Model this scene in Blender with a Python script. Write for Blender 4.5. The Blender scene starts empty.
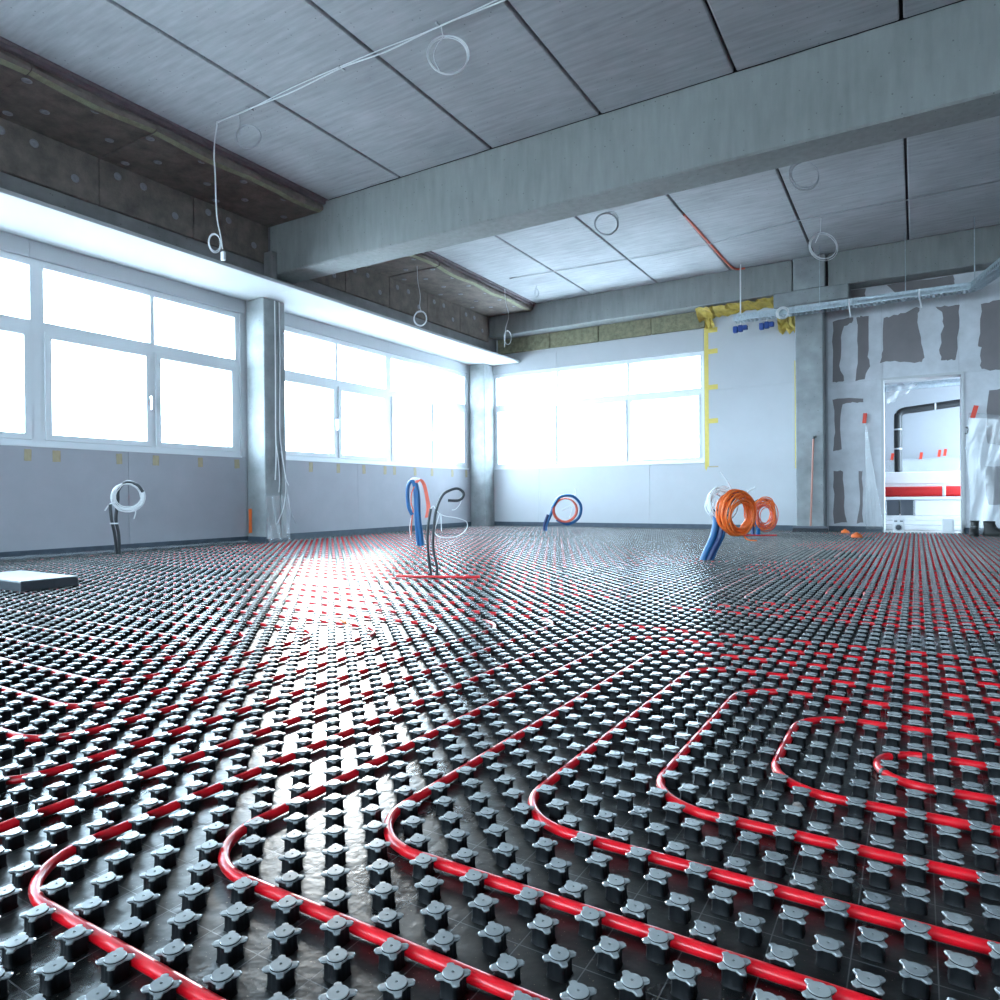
import bpy, bmesh, math, random
import numpy as np
from mathutils import Vector, Matrix

random.seed(7)
SC = bpy.context.scene
COL = SC.collection

# ------------------------------------------------------------------ camera
CAM_H = 0.51
def camera_axes(yaw, pitch, roll):
    cy, sy, cp, sp, cr, sr = math.cos(yaw), math.sin(yaw), math.cos(pitch), math.sin(pitch), math.cos(roll), math.sin(roll)
    fw = Vector((-sy * cp, cy * cp, sp)); rt = Vector((cy, sy, 0)); dn = fw.cross(rt)
    return cr * rt + sr * dn, -sr * rt + cr * dn, fw
R_, D_, F_ = camera_axes(0.5428, -0.0049, 0.0085)
cam_data = bpy.data.cameras.new('camera'); cam = bpy.data.objects.new('camera', cam_data); COL.objects.link(cam)
cam.matrix_world = Matrix(((R_.x, -D_.x, -F_.x, 0), (R_.y, -D_.y, -F_.y, 0), (R_.z, -D_.z, -F_.z, CAM_H), (0, 0, 0, 1)))
cam_data.sensor_width = 36; cam_data.lens = 36 * 0.69039; cam_data.clip_start = 0.02; cam_data.clip_end = 300
SC.camera = cam

# ------------------------------------------------------------------ world, light, exposure
SKY = 33.0
w = bpy.data.worlds.new('sky'); SC.world = w; w.use_nodes = True
bg = w.node_tree.nodes['Background']; bg.inputs[0].default_value = (0.61, 0.815, 1.0, 1); bg.inputs[1].default_value = SKY
SC.view_settings.view_transform = 'Standard'; SC.view_settings.look = 'None'
SC.view_settings.exposure = 0.18; SC.view_settings.gamma = 1.0; SC.view_settings.use_curve_mapping = False
SC.cycles.use_denoising = True
SC.cycles.max_bounces = 10; SC.cycles.diffuse_bounces = 6; SC.cycles.glossy_bounces = 4
SC.cycles.transparent_max_bounces = 24; SC.cycles.sample_clamp_indirect = 10.0
SC.cycles.caustics_reflective = False; SC.cycles.caustics_refractive = False

# low hazy sun shining in through the window walls toward the camera
sl = bpy.data.lights.new('sun', 'SUN'); sl.energy = 4.0; sl.angle = math.radians(9); sl.color = (1.0, 0.97, 0.94)
sun = bpy.data.objects.new('sun', sl); COL.objects.link(sun)
SUN_AZ, SUN_EL = math.radians(45), math.radians(17.5)          # azimuth measured from +Y toward -X
sun.rotation_euler = Vector((-math.sin(SUN_AZ) * math.cos(SUN_EL), math.cos(SUN_AZ) * math.cos(SUN_EL), math.sin(SUN_EL))).to_track_quat('Z', 'Y').to_euler()

def portal(loc, rot, sx, sy):
    l = bpy.data.lights.new('window_daylight', 'AREA'); l.shape = 'RECTANGLE'; l.size = sx; l.size_y = sy
    l.cycles.is_portal = True
    o = bpy.data.objects.new('window_daylight', l); COL.objects.link(o); o.location = loc; o.rotation_euler = rot

# ------------------------------------------------------------------ materials
def new_mat(name):
    m = bpy.data.materials.new(name); m.use_nodes = True
    nt = m.node_tree; b = nt.nodes['Principled BSDF']
    return m, nt, b
def N(nt, t, **kw):
    n = nt.nodes.new(t)
    for k, v in kw.items(): setattr(n, k, v)
    return n
def mat(name, col, rough=0.6, var=0.0, scale=6.0, stretch=(1, 1, 1), bump=0.0, bscale=None, metal=0.0, spec=0.5, detail=6.0, trans=0.0):
    m, nt, b = new_mat(name)
    b.inputs['Base Color'].default_value = (*col, 1); b.inputs['Roughness'].default_value = rough
    b.inputs['Metallic'].default_value = metal; b.inputs['Specular IOR Level'].default_value = spec
    if trans: b.inputs['Transmission Weight'].default_value = trans
    if var or bump:
        tc = N(nt, 'ShaderNodeTexCoord'); mp = N(nt, 'ShaderNodeMapping'); mp.inputs['Scale'].default_value = stretch
        nt.links.new(tc.outputs['Object'], mp.inputs['Vector'])
    if var:
        n1 = N(nt, 'ShaderNodeTexNoise'); n1.inputs['Scale'].default_value = scale; n1.inputs['Detail'].default_value = detail; n1.inputs['Roughness'].default_value = 0.62
        nt.links.new(mp.outputs[0], n1.inputs['Vector'])
        cr = N(nt, 'ShaderNodeValToRGB'); cr.color_ramp.elements[0].position = 0.3; cr.color_ramp.elements[1].position = 0.7
        cr.color_ramp.elements[0].color = (*[max(0, c * (1 - var)) for c in col], 1); cr.color_ramp.elements[1].color = (*[min(1, c * (1 + var)) for c in col], 1)
        nt.links.new(n1.outputs['Fac'], cr.inputs[0]); nt.links.new(cr.outputs[0], b.inputs['Base Color'])
    if bump:
        n2 = N(nt, 'ShaderNodeTexNoise'); n2.inputs['Scale'].default_value = bscale or scale * 4; n2.inputs['Detail'].default_value = 5
        nt.links.new(mp.outputs[0], n2.inputs['Vector'])
        bp = N(nt, 'ShaderNodeBump'); bp.inputs['Strength'].default_value = bump; bp.inputs['Distance'].default_value = 0.01
        nt.links.new(n2.outputs['Fac'], bp.inputs['Height']); nt.links.new(bp.outputs[0], b.inputs['Normal'])
    return m
def concrete(name, col, streak=(1, 1, 1), var=0.22, rough=0.8):
    """cast concrete: cloudy tone, fine formwork streaks, small dark pores"""
    m, nt, b = new_mat(name); b.inputs['Roughness'].default_value = rough; b.inputs['Specular IOR Level'].default_value = 0.3
    tc = N(nt, 'ShaderNodeTexCoord')
    mp = N(nt, 'ShaderNodeMapping'); mp.inputs['Scale'].default_value = streak; nt.links.new(tc.outputs['Object'], mp.inputs[0])
    n1 = N(nt, 'ShaderNodeTexNoise'); n1.inputs['Scale'].default_value = 1.6; n1.inputs['Detail'].default_value = 8; n1.inputs['Roughness'].default_value = 0.65
    nt.links.new(tc.outputs['Object'], n1.inputs[0])
    n2 = N(nt, 'ShaderNodeTexNoise'); n2.inputs['Scale'].default_value = 5; n2.inputs['Detail'].default_value = 6; nt.links.new(mp.outputs[0], n2.inputs[0])
    mx = N(nt, 'ShaderNodeMath', operation='ADD'); mx.inputs[1].default_value = 0
    nt.links.new(n1.outputs['Fac'], mx.inputs[0]); nt.links.new(n2.outputs['Fac'], mx.inputs[1])
    cr = N(nt, 'ShaderNodeValToRGB'); cr.color_ramp.elements[0].position = 0.62 / 2; cr.color_ramp.elements[1].position = 1.38 / 2
    hf = N(nt, 'ShaderNodeMath', operation='MULTIPLY'); hf.inputs[1].default_value = 0.5; nt.links.new(mx.outputs[0], hf.inputs[0])
    cr.color_ramp.elements[0].color = (*[c * (1 - var * 1.6) for c in col], 1); cr.color_ramp.elements[1].color = (*[min(1, c * (1 + var * 1.6)) for c in col], 1)
    nt.links.new(hf.outputs[0], cr.inputs[0])
    vo = N(nt, 'ShaderNodeTexVoronoi'); vo.inputs['Scale'].default_value = 16; nt.links.new(tc.outputs['Object'], vo.inputs['Vector'])
    lt = N(nt, 'ShaderNodeMath', operation='LESS_THAN'); lt.inputs[1].default_value = 0.085; nt.links.new(vo.outputs['Distance'], lt.inputs[0])
    mc = N(nt, 'ShaderNodeMixRGB'); mc.inputs[2].default_value = (*[c * 0.6 for c in col], 1)
    nt.links.new(lt.outputs[0], mc.inputs[0]); nt.links.new(cr.outputs[0], mc.inputs[1]); nt.links.new(mc.outputs[0], b.inputs['Base Color'])
    bp = N(nt, 'ShaderNodeBump'); bp.inputs['Strength'].default_value = 0.25; bp.inputs['Distance'].default_value = 0.01
    nt.links.new(n2.outputs['Fac'], bp.inputs['Height']); nt.links.new(bp.outputs[0], b.inputs['Normal'])
    return m
def glass_mat(name, refl=1.0):
    m = bpy.data.materials.new(name); m.use_nodes = True; nt = m.node_tree; nt.nodes.clear()
    o = N(nt, 'ShaderNodeOutputMaterial'); mx = N(nt, 'ShaderNodeMixShader'); t = N(nt, 'ShaderNodeBsdfTransparent'); g = N(nt, 'ShaderNodeBsdfGlossy')
    lw = N(nt, 'ShaderNodeLayerWeight'); lw.inputs[0].default_value = 0.5; g.inputs['Roughness'].default_value = 0.02
    pw = N(nt, 'ShaderNodeMath', operation='POWER'); pw.inputs[1].default_value = 5.0; nt.links.new(lw.outputs['Facing'], pw.inputs[0])
    f = N(nt, 'ShaderNodeMath', operation='MULTIPLY_ADD'); f.inputs[1].default_value = 0.6; f.inputs[2].default_value = 0.03; nt.links.new(pw.outputs[0], f.inputs[0])
    t.inputs[0].default_value = (0.97, 0.985, 0.98, 1)
    nt.links.new(f.outputs[0], mx.inputs[0]); nt.links.new(t.outputs[0], mx.inputs[1]); nt.links.new(g.outputs[0], mx.inputs[2]); nt.links.new(mx.outputs[0], o.inputs[0])
    return m
def film_mat(name):
    m = bpy.data.materials.new(name); m.use_nodes = True; nt = m.node_tree; nt.nodes.clear()
    o = N(nt, 'ShaderNodeOutputMaterial'); a = N(nt, 'ShaderNodeMixShader'); b = N(nt, 'ShaderNodeMixShader')
    t = N(nt, 'ShaderNodeBsdfTransparent'); d = N(nt, 'ShaderNodeBsdfTranslucent'); g = N(nt, 'ShaderNodeBsdfGlossy'); p = N(nt, 'ShaderNodeBsdfDiffuse')
    d.inputs[0].default_value = (0.9, 0.92, 0.94, 1); p.inputs[0].default_value = (0.8, 0.83, 0.86, 1); g.inputs['Roughness'].default_value = 0.22; g.inputs[0].default_value = (0.9, 0.9, 0.9, 1)
    a.inputs[0].default_value = 0.13; b.inputs[0].default_value = 0.04
    nt.links.new(t.outputs[0], a.inputs[1]); nt.links.new(p.outputs[0], a.inputs[2]); nt.links.new(a.outputs[0], b.inputs[1]); nt.links.new(g.outputs[0], b.inputs[2]); nt.links.new(b.outputs[0], o.inputs[0])
    return m

M = {}
M['slab'] = concrete('slab concrete', (0.40, 0.405, 0.42), (0.6, 5, 1), 0.15)
M['beam'] = concrete('beam concrete', (0.255, 0.265, 0.262), (3.5, 3.5, 0.5), 0.11)
M['column'] = concrete('column concrete', (0.27, 0.285, 0.29), (1, 1, 1), 0.22)
M['dark_concrete'] = concrete('shaded grey concrete', (0.26, 0.25, 0.25), (1, 1, 1), 0.2)  # edge beam and bearing block, slightly darker grey than the columns
M['recess'] = mat('joint filler', (0.05, 0.045, 0.045), 0.9)
M['white_board'] = mat('white plasterboard', (0.47, 0.48, 0.50), 0.75, 0.03, 3.0)
M['grey_board'] = mat('grey plasterboard', (0.38, 0.38, 0.41), 0.8, 0.05, 3.0)
M['soffit'] = mat('white soffit board', (0.52, 0.53, 0.54), 0.7, 0.02, 3.0)
M['filler'] = mat('white joint filler', (0.58, 0.59, 0.62), 0.8, 0.12, 5.0)
M['bare'] = mat('bare board paper', (0.205, 0.185, 0.19), 0.85, 0.06, 5.0)
M['wool'] = mat('brown insulation board', (0.20, 0.165, 0.145), 0.95, 0.3, 7.0, (1, 1, 1), 0.6, 60)
M['wool_pale'] = mat('pale mineral wool board', (0.23, 0.215, 0.14), 0.95, 0.35, 14.0, (1, 1, 1), 0.6, 60)
M['wool_edge'] = mat('yellow green wool edge', (0.30, 0.30, 0.20), 0.95, 0.2, 20.0, (1, 1, 1), 0.5, 80)
M['plate'] = mat('insulation plate', (0.30, 0.30, 0.32), 0.5)
M['rail'] = mat('primed steel rail', (0.17, 0.13, 0.14), 0.6, 0.2, 8)
M['window'] = mat('white window plastic', (0.72, 0.74, 0.76), 0.35)
M['gasket'] = mat('window gasket', (0.10, 0.11, 0.12), 0.5)
M['metal'] = mat('satin aluminium', (0.7, 0.72, 0.74), 0.3, metal=1.0)
M['steel'] = mat('galvanised steel', (0.42, 0.48, 0.52), 0.42, 0.2, 30, metal=0.85)
M['glass'] = glass_mat('window glass')
M['film'] = film_mat('clear builders film')
M['foam_strip'] = mat('blue grey edge foam', (0.055, 0.075, 0.10), 0.6, 0.2, 12)
M['foil'] = mat('yellow sealing foil', (0.50, 0.36, 0.07), 0.55, 0.25, 12)
M['yellow'] = mat('yellow masking tape', (0.66, 0.52, 0.12), 0.6, 0.08, 20)
M['beige_tape'] = mat('tan masking tape', (0.42, 0.35, 0.22), 0.7, 0.08, 20)
M['orange_tape'] = mat('orange tape', (0.72, 0.13, 0.02), 0.55, 0.08, 20)
M['red_tape'] = mat('red tape', (0.72, 0.05, 0.02), 0.5, 0.08, 20)
M['red_pipe'] = mat('red heating pipe', (0.62, 0.004, 0.012), 0.3, 0.12, 12)
M['red_plastic'] = mat('bright red plastic', (0.75, 0.02, 0.02), 0.4, 0.05, 10)
M['black_rubber'] = mat('black rubber', (0.015, 0.016, 0.018), 0.45)
M['black_conduit'] = mat('black conduit', (0.02, 0.023, 0.028), 0.4)
M['blue_conduit'] = mat('blue corrugated conduit', (0.006, 0.10, 0.27), 0.38, 0.1, 20)
M['dark_blue'] = mat('dark blue conduit', (0.01, 0.03, 0.12), 0.4)
M['orange_cable'] = mat('orange cable', (0.84, 0.17, 0.03), 0.45, 0.12, 20)
M['salmon_cable'] = mat('salmon red cable', (0.68, 0.12, 0.07), 0.45, 0.12, 20)
M['white_cable'] = mat('white cable', (0.74, 0.75, 0.76), 0.4)
M['grey_cable'] = mat('pale grey cable', (0.45, 0.46, 0.48), 0.45)
M['box_black'] = mat('charcoal foam block', (0.035, 0.042, 0.05), 0.45, 0.2, 20)
M['box_top'] = mat('dusty foam block face', (0.17, 0.19, 0.20), 0.4, 0.1, 20)  # top face is a lighter grey than the charcoal body
M['wood'] = mat('red painted broom handle', (0.45, 0.20, 0.15), 0.5, 0.15, 8, (1, 1, 0.1))
M['bristle'] = mat('dark bristles', (0.035, 0.038, 0.045), 0.9, 0.3, 80)
M['boot'] = mat('black work boot leather', (0.022, 0.021, 0.02), 0.55, 0.2, 20)
M['sole'] = mat('dark boot sole', (0.05, 0.045, 0.04), 0.8)
M['white_plastic'] = mat('white plastic', (0.75, 0.76, 0.78), 0.45)
M['pack_white'] = mat('white wrapped packs', (0.85, 0.85, 0.86), 0.6, 0.03, 6)
M['crate'] = mat('dark grey crate', (0.10, 0.11, 0.13), 0.6)
M['far_wall'] = mat('pale grey render', (0.36, 0.37, 0.39), 0.8, 0.03, 3)
M['screed'] = mat('raw screed', (0.33, 0.32, 0.31), 0.9, 0.15, 4)
M['blue_plastic'] = mat('blue plastic', (0.006, 0.045, 0.24), 0.45)
M['outside'] = mat('pale paving', (0.42, 0.41, 0.40), 0.9, 0.1, 1.0)

def panel_mat():
    """black glossy studded-panel sheet: dust specks and thin moulded lines"""
    m, nt, b = new_mat('black panel sheet')
    tc = N(nt, 'ShaderNodeTexCoord')
    n = N(nt, 'ShaderNodeTexNoise'); n.inputs['Scale'].default_value = 3.0; n.inputs['Detail'].default_value = 8; nt.links.new(tc.outputs['Object'], n.inputs[0])
    r = N(nt, 'ShaderNodeMapRange'); r.inputs[1].default_value = 0.3; r.inputs[2].default_value = 0.7; r.inputs[3].default_value = 0.2; r.inputs[4].default_value = 0.42
    nt.links.new(n.outputs['Fac'], r.inputs[0]); nt.links.new(r.outputs[0], b.inputs['Roughness'])
    v = N(nt, 'ShaderNodeTexNoise'); v.inputs['Scale'].default_value = 240; v.inputs['Detail'].default_value = 2; nt.links.new(tc.outputs['Object'], v.inputs[0])
    g = N(nt, 'ShaderNodeMath', operation='GREATER_THAN'); g.inputs[1].default_value = 0.70; nt.links.new(v.outputs['Fac'], g.inputs[0])
    n3 = N(nt, 'ShaderNodeTexNoise'); n3.inputs['Scale'].default_value = 14; n3.inputs['Detail'].default_value = 6; nt.links.new(tc.outputs['Object'], n3.inputs[0])
    cr = N(nt, 'ShaderNodeValToRGB'); cr.color_ramp.elements[0].color = (0.007, 0.0075, 0.008, 1); cr.color_ramp.elements[1].color = (0.028, 0.028, 0.026, 1)
    cr.color_ramp.elements[0].position = 0.4; cr.color_ramp.elements[1].position = 0.75; nt.links.new(n3.outputs['Fac'], cr.inputs[0])
    mx = N(nt, 'ShaderNodeMixRGB'); mx.inputs[2].default_value = (0.16, 0.135, 0.10, 1); nt.links.new(g.outputs[0], mx.inputs[0]); nt.links.new(cr.outputs[0], mx.inputs[1])
    # moulded lines
    sp = N(nt, 'ShaderNodeSeparateXYZ'); nt.links.new(tc.outputs['Object'], sp.inputs[0])
    lines = []
    for ax, off in ((0, X0), (1, Y0)):
        s = N(nt, 'ShaderNodeMath', operation='SUBTRACT'); s.inputs[1].default_value = off + A / 2; nt.links.new(sp.outputs[ax], s.inputs[0])
        p = N(nt, 'ShaderNodeMath', operation='PINGPONG'); p.inputs[1].default_value = A; nt.links.new(s.outputs[0], p.inputs[0])
        l = N(nt, 'ShaderNodeMath', operation='LESS_THAN'); l.inputs[1].default_value = 0.0007; nt.links.new(p.outputs[0], l.inputs[0]); lines.append(l)
    mm = N(nt, 'ShaderNodeMath', operation='MAXIMUM'); nt.links.new(lines[0].outputs[0], mm.inputs[0]); nt.links.new(lines[1].outputs[0], mm.inputs[1])
    m2 = N(nt, 'ShaderNodeMixRGB'); m2.inputs[2].default_value = (0.11, 0.115, 0.12, 1); nt.links.new(mm.outputs[0], m2.inputs[0]); nt.links.new(mx.outputs[0], m2.inputs[1])
    nt.links.new(m2.outputs[0], b.inputs['Base Color'])
    bp = N(nt, 'ShaderNodeBump'); bp.inputs['Strength'].default_value = 0.3; bp.inputs['Distance'].default_value = 0.004
    n4 = N(nt, 'ShaderNodeTexNoise'); n4.inputs['Scale'].default_value = 45; nt.links.new(tc.outputs['Object'], n4.inputs[0])
    nt.links.new(n4.outputs['Fac'], bp.inputs['Height']); nt.links.new(bp.outputs[0], b.inputs['Normal'])
    return m

# ------------------------------------------------------------------ mesh helpers
class MB:
    def __init__(s): s.v = []; s.f = []; s.mi = []; s.sm = []
    def add(s, vs, fs, mi=0, smooth=False):
        o = len(s.v); s.v += [tuple(p) for p in vs]
        for f in fs: s.f.append([i + o for i in f]); s.mi.append(mi); s.sm.append(smooth)
        return s
    def box(s, x0, x1, y0, y1, z0, z1, mi=0):
        vs = [(x, y, z) for z in (z0, z1) for y in (y0, y1) for x in (x0, x1)]
        return s.add(vs, [(0, 2, 3, 1), (4, 5, 7, 6), (0, 1, 5, 4), (2, 6, 7, 3), (0, 4, 6, 2), (1, 3, 7, 5)], mi)
    def bev(s, x0, x1, y0, y1, z0, z1, b=0.01, mi=0):
        """box with chamfered edges"""
        bm = bmesh.new(); bmesh.ops.create_cube(bm, size=1)
        for v in bm.verts: v.co = Vector((x0 + (v.co.x + .5) * (x1 - x0), y0 + (v.co.y + .5) * (y1 - y0), z0 + (v.co.z + .5) * (z1 - z0)))
        bmesh.ops.bevel(bm, geom=list(bm.edges), offset=b, segments=1, affect='EDGES', profile=0.5)
        bm.verts.index_update(); s.add([v.co[:] for v in bm.verts], [[v.index for v in f.verts] for f in bm.faces], mi); bm.free(); return s
    def tube(s, pts, r, n=8, mi=0, cap=True, closed=False):
        P = [Vector(p) for p in pts]; L = len(P)
        rad = r if isinstance(r, (list, tuple)) else [r] * L
        up = None; vs = []
        for k in range(L):
            a = P[k - 1] if (k or closed) else P[k]; b = P[(k + 1) % L] if (k < L - 1 or closed) else P[k]
            t = (b - a)
            t = t.normalized() if t.length > 1e-9 else Vector((0, 0, 1))
            if up is None: up = Vector((0, 0, 1)) if abs(t.z) < 0.9 else Vector((1, 0, 0))
            up = up - t * up.dot(t)
            if up.length < 1e-6: up = t.orthogonal()
            up.normalize(); sd = t.cross(up)
            for q in range(n):
                an = 2 * math.pi * q / n; vs.append(P[k] + (up * math.cos(an) + sd * math.sin(an)) * rad[k])
        fs = []
        for k in range(L if closed else L - 1):
            for q in range(n):
                fs.append((k * n + q, k * n + (q + 1) % n, ((k + 1) % L) * n + (q + 1) % n, ((k + 1) % L) * n + q))
        s.add(vs, fs, mi, True)
        if cap and not closed: s.add(vs[:n], [tuple(range(n))[::-1]], mi); s.add(vs[-n:], [tuple(range(n))], mi)
        return s
    def lathe(s, prof, c=(0, 0, 0), axis='Z', n=16, mi=0, smooth=True):
        vs = []
        for (r, h) in prof:
            for q in range(n):
                a = 2 * math.pi * q / n; x, y = r * math.cos(a), r * math.sin(a)
                p = {'Z': (x, y, h), 'X': (h, x, y), 'Y': (x, h, y)}[axis]
                vs.append((p[0] + c[0], p[1] + c[1], p[2] + c[2]))
        fs = [(k * n + q, k * n + (q + 1) % n, (k + 1) * n + (q + 1) % n, (k + 1) * n + q) for k in range(len(prof) - 1) for q in range(n)]
        fs += [tuple(range(n))[::-1], tuple(range((len(prof) - 1) * n, len(prof) * n))]
        return s.add(vs, fs, mi, smooth)
    def prism(s, poly, f, d0, d1, mi=0):
        """poly: 2-D outline, f(a, b, d) -> point"""
        n = len(poly); vs = [f(a, b, d0) for a, b in poly] + [f(a, b, d1) for a, b in poly]
        fs = [tuple(range(n))[::-1], tuple(range(n, 2 * n))] + [(k, (k + 1) % n, n + (k + 1) % n, n + k) for k in range(n)]
        return s.add(vs, fs, mi)
    def build(s, name, mats, parent=None, loc=None):
        me = bpy.data.meshes.new(name); me.from_pydata(s.v, [], s.f)
        for m in (mats if isinstance(mats, (list, tuple)) else [mats]): me.materials.append(M[m] if isinstance(m, str) else m)
        me.polygons.foreach_set('material_index', s.mi); me.polygons.foreach_set('use_smooth', s.sm)
        bm = bmesh.new(); bm.from_mesh(me); bmesh.ops.recalc_face_normals(bm, faces=bm.faces); bm.to_mesh(me); bm.free()
        me.update(); o = bpy.data.objects.new(name, me); COL.objects.link(o)
        if loc: o.location = loc
        if parent: o.parent = parent
        return o
def tag(o, label, cat, group=None):
    o['label'] = label; o['category'] = cat
    if group: o['group'] = group
    return o
def struct(o, label=None):
    o['kind'] = 'structure'
    if label: o['label'] = label
    return o
def empty(name, loc=(0, 0, 0)):
    o = bpy.data.objects.new(name, None); COL.objects.link(o); o.location = loc; o.empty_display_size = 0.1
    return o
def clone(o, parent=None, loc=None):
    c = o.copy(); COL.objects.link(c)
    if parent: c.parent = parent
    if loc is not None: c.location = loc
    return c
def smooth_path(pts, n=8):
    """Catmull-Rom through pts"""
    P = [Vector(p) for p in pts]; P = [P[0] * 2 - P[1]] + P + [P[-1] * 2 - P[-2]]; out = []
    for k in range(1, len(P) - 2):
        for q in range(n):
            t = q / n; a, b, c, d = P[k - 1:k + 3]
            out.append(0.5 * ((2 * b) + (c - a) * t + (2 * a - 5 * b + 4 * c - d) * t * t + (3 * b - a - 3 * c + d) * t ** 3))
    out.append(P[-2]); return out
def coil_path(c, nrm, R, turns, jit=0.008, axial=0.03, start=0.0, seed=1, squash=1.0, steps=28):
    rn = random.Random(seed); c = Vector(c); nrm = Vector(nrm).normalized(); u = nrm.cross(Vector((0, 0, 1))).normalized(); v = u.cross(nrm); out = []
    tot = int(steps * turns); ro, ao = 0.0, 0.0; rt, at = 0.0, 0.0
    for k in range(tot + 1):
        if k % 10 == 0: rt, at = rn.uniform(-jit, jit), rn.uniform(-axial, axial)
        ro += (rt - ro) * 0.2; ao += (at - ao) * 0.2
        a = start + 2 * math.pi * k / steps
        out.append(c + u * ((R + ro) * math.cos(a) * squash) + v * ((R + ro) * math.sin(a)) + nrm * ao)
    return out

# ------------------------------------------------------------------ room dimensions
XL, XR, YF, YB, ZC = -6.5, 7.0, -4.0, 10.1, 3.6
ZS, ZH = 0.985, 2.60                 # window sill and head
A, X0, Y0 = 0.0407, -0.003, 0.8224   # stud lattice
M['panel'] = panel_mat()

# ------------------------------------------------------------------ floor
floor = struct(MB().box(XL - 0.2, XR, YF, YB, -0.12, 0.0).build('floor', 'panel'), 'black plastic floor heating panels covered in rows of studs')
struct(MB().box(-2.6, 2.3, YB, 13.0, -0.12, 0.0).build('floor', 'screed'), 'bare screed floor of the room beyond the doorway')

struct(MB().box(-60, XL - 0.25, -60, 80, -0.95, -0.9).box(XL - .25, 60, YB + 3.2, 80, -0.95, -0.9).box(2.4, 60, YB + .3, YB + 3.2, -0.95, -0.9).box(XL - .25, 60, -60, YF - .25, -0.95, -0.9).build('ground', 'outside'), 'pale paved ground outside')
# ------------------------------------------------------------------ walls
BAYS = [(-3.70, 0.56), (0.98, 5.16), (5.60, 9.76)]
wl = MB()
wl.box(XL - 0.25, XL - 0.012, YF, YB + 0.25, 0, ZS); wl.box(XL - 0.25, XL - 0.012, YF, YB + 0.25, ZH, ZC)
for a, b in ((YF, -3.70), (0.56, 0.98), (5.16, 5.60), (9.76, YB + 0.25)): wl.box(XL - 0.25, XL - 0.012, a, b, ZS, ZH)
wall_left = struct(wl.build('wall_left', 'white_board'), 'plasterboarded wall below and around the long row of windows')
def boards(parent, axis, spans, m, name='plasterboard', t=0.012, gap=0.004):
    for (a, b, z0, z1) in spans:
        mb = MB()
        if axis == 'X': mb.box(XL - t, XL, a + gap / 2, b - gap / 2, z0 + gap / 2, z1 - gap / 2)
        else: mb.box(a + gap / 2, b - gap / 2, YB, YB + t, z0 + gap / 2, z1 - gap / 2)
        mb.build(name, m, parent)
ys = [-4.0, -2.4, -1.15, 0.10, 1.35, 2.60, 3.85, 5.22]
boards(wall_left, 'X', [(ys[k], ys[k + 1], 0.0, ZS) for k in range(7)] + [(5.54, 7.04, 0, ZS), (7.04, 8.29, 0, ZS), (8.29, 9.8, 0, ZS)], 'grey_board')
boards(wall_left, 'X', [(YF, 0.77, ZH, 2.75), (0.77, 3.0, ZH, 2.75), (3.0, 5.22, ZH, 2.75), (5.54, 7.7, ZH, 2.75), (7.7, 9.8, ZH, 2.75)], 'white_board')
boards(wall_left, 'X', [(0.56, 0.98, ZS, ZH)], 'grey_board')

wb = MB(); T = 0.25
DX0, DX1, DZ = -0.37, 0.49, 1.97
WX0, WX1 = -6.22, -2.63
yb0 = YB + 0.012
wb.box(XL - 0.25, WX1, yb0, YB + T, 0, ZS); wb.box(XL - 0.25, WX0, yb0, YB + T, ZS, ZH); wb.box(XL - 0.25, DX0, yb0, YB + T, ZH, ZC)
wb.box(WX1, DX0, yb0, YB + T, 0, ZH); wb.box(DX0, XR, yb0, YB + T, DZ, ZC); wb.box(DX1, XR, yb0, YB + T, 0, DZ)
wall_back = struct(wb.build('wall_back', 'white_board'), 'back wall with a ribbon window, concrete column and doorway')
boards(wall_back, 'Y', [(-6.5, -5.33, 0, ZS), (-5.33, -3.45, 0, ZS), (-3.45, -1.35, 0, 0.93)], 'white_board')
boards(wall_back, 'Y', [(-6.5, WX0, ZS, ZH), (-6.5, -5.0, ZH, 2.87), (-5.0, WX1, ZH, 2.92)], 'white_board')
boards(wall_back, 'Y', [(WX1, -1.35, 0.93, 2.015), (WX1, -1.35, 2.015, 3.1)], 'white_board')
boards(wall_back, 'Y', [(-1.0, DX0, 0, 1.97), (DX1, 1.75, 0, 1.97), (1.75, 3.0, 0, 3.17), (3.0, 4.25, 0, 3.17), (4.25, 5.5, 0, 3.17), (5.5, 7.0, 0, 3.17), (-1.0, DX0, 1.97, 3.0), (DX0, 0.45, 1.97, 3.0), (0.45, 1.75, 1.97, 3.0), (-1.0, 1.75, 3.0, 3.17)], 'filler')
for k, (a, b) in enumerate(((-6.1, -5.1), (-5.1, -4.25), (-4.25, -3.40), (-3.40, -2.60))):
    MB().bev(a + 0.004, b - 0.004, YB - 0.03, YB + 0.012, 2.925, 3.2, 0.008).build('insulation_board', 'wool_pale', wall_back)
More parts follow.
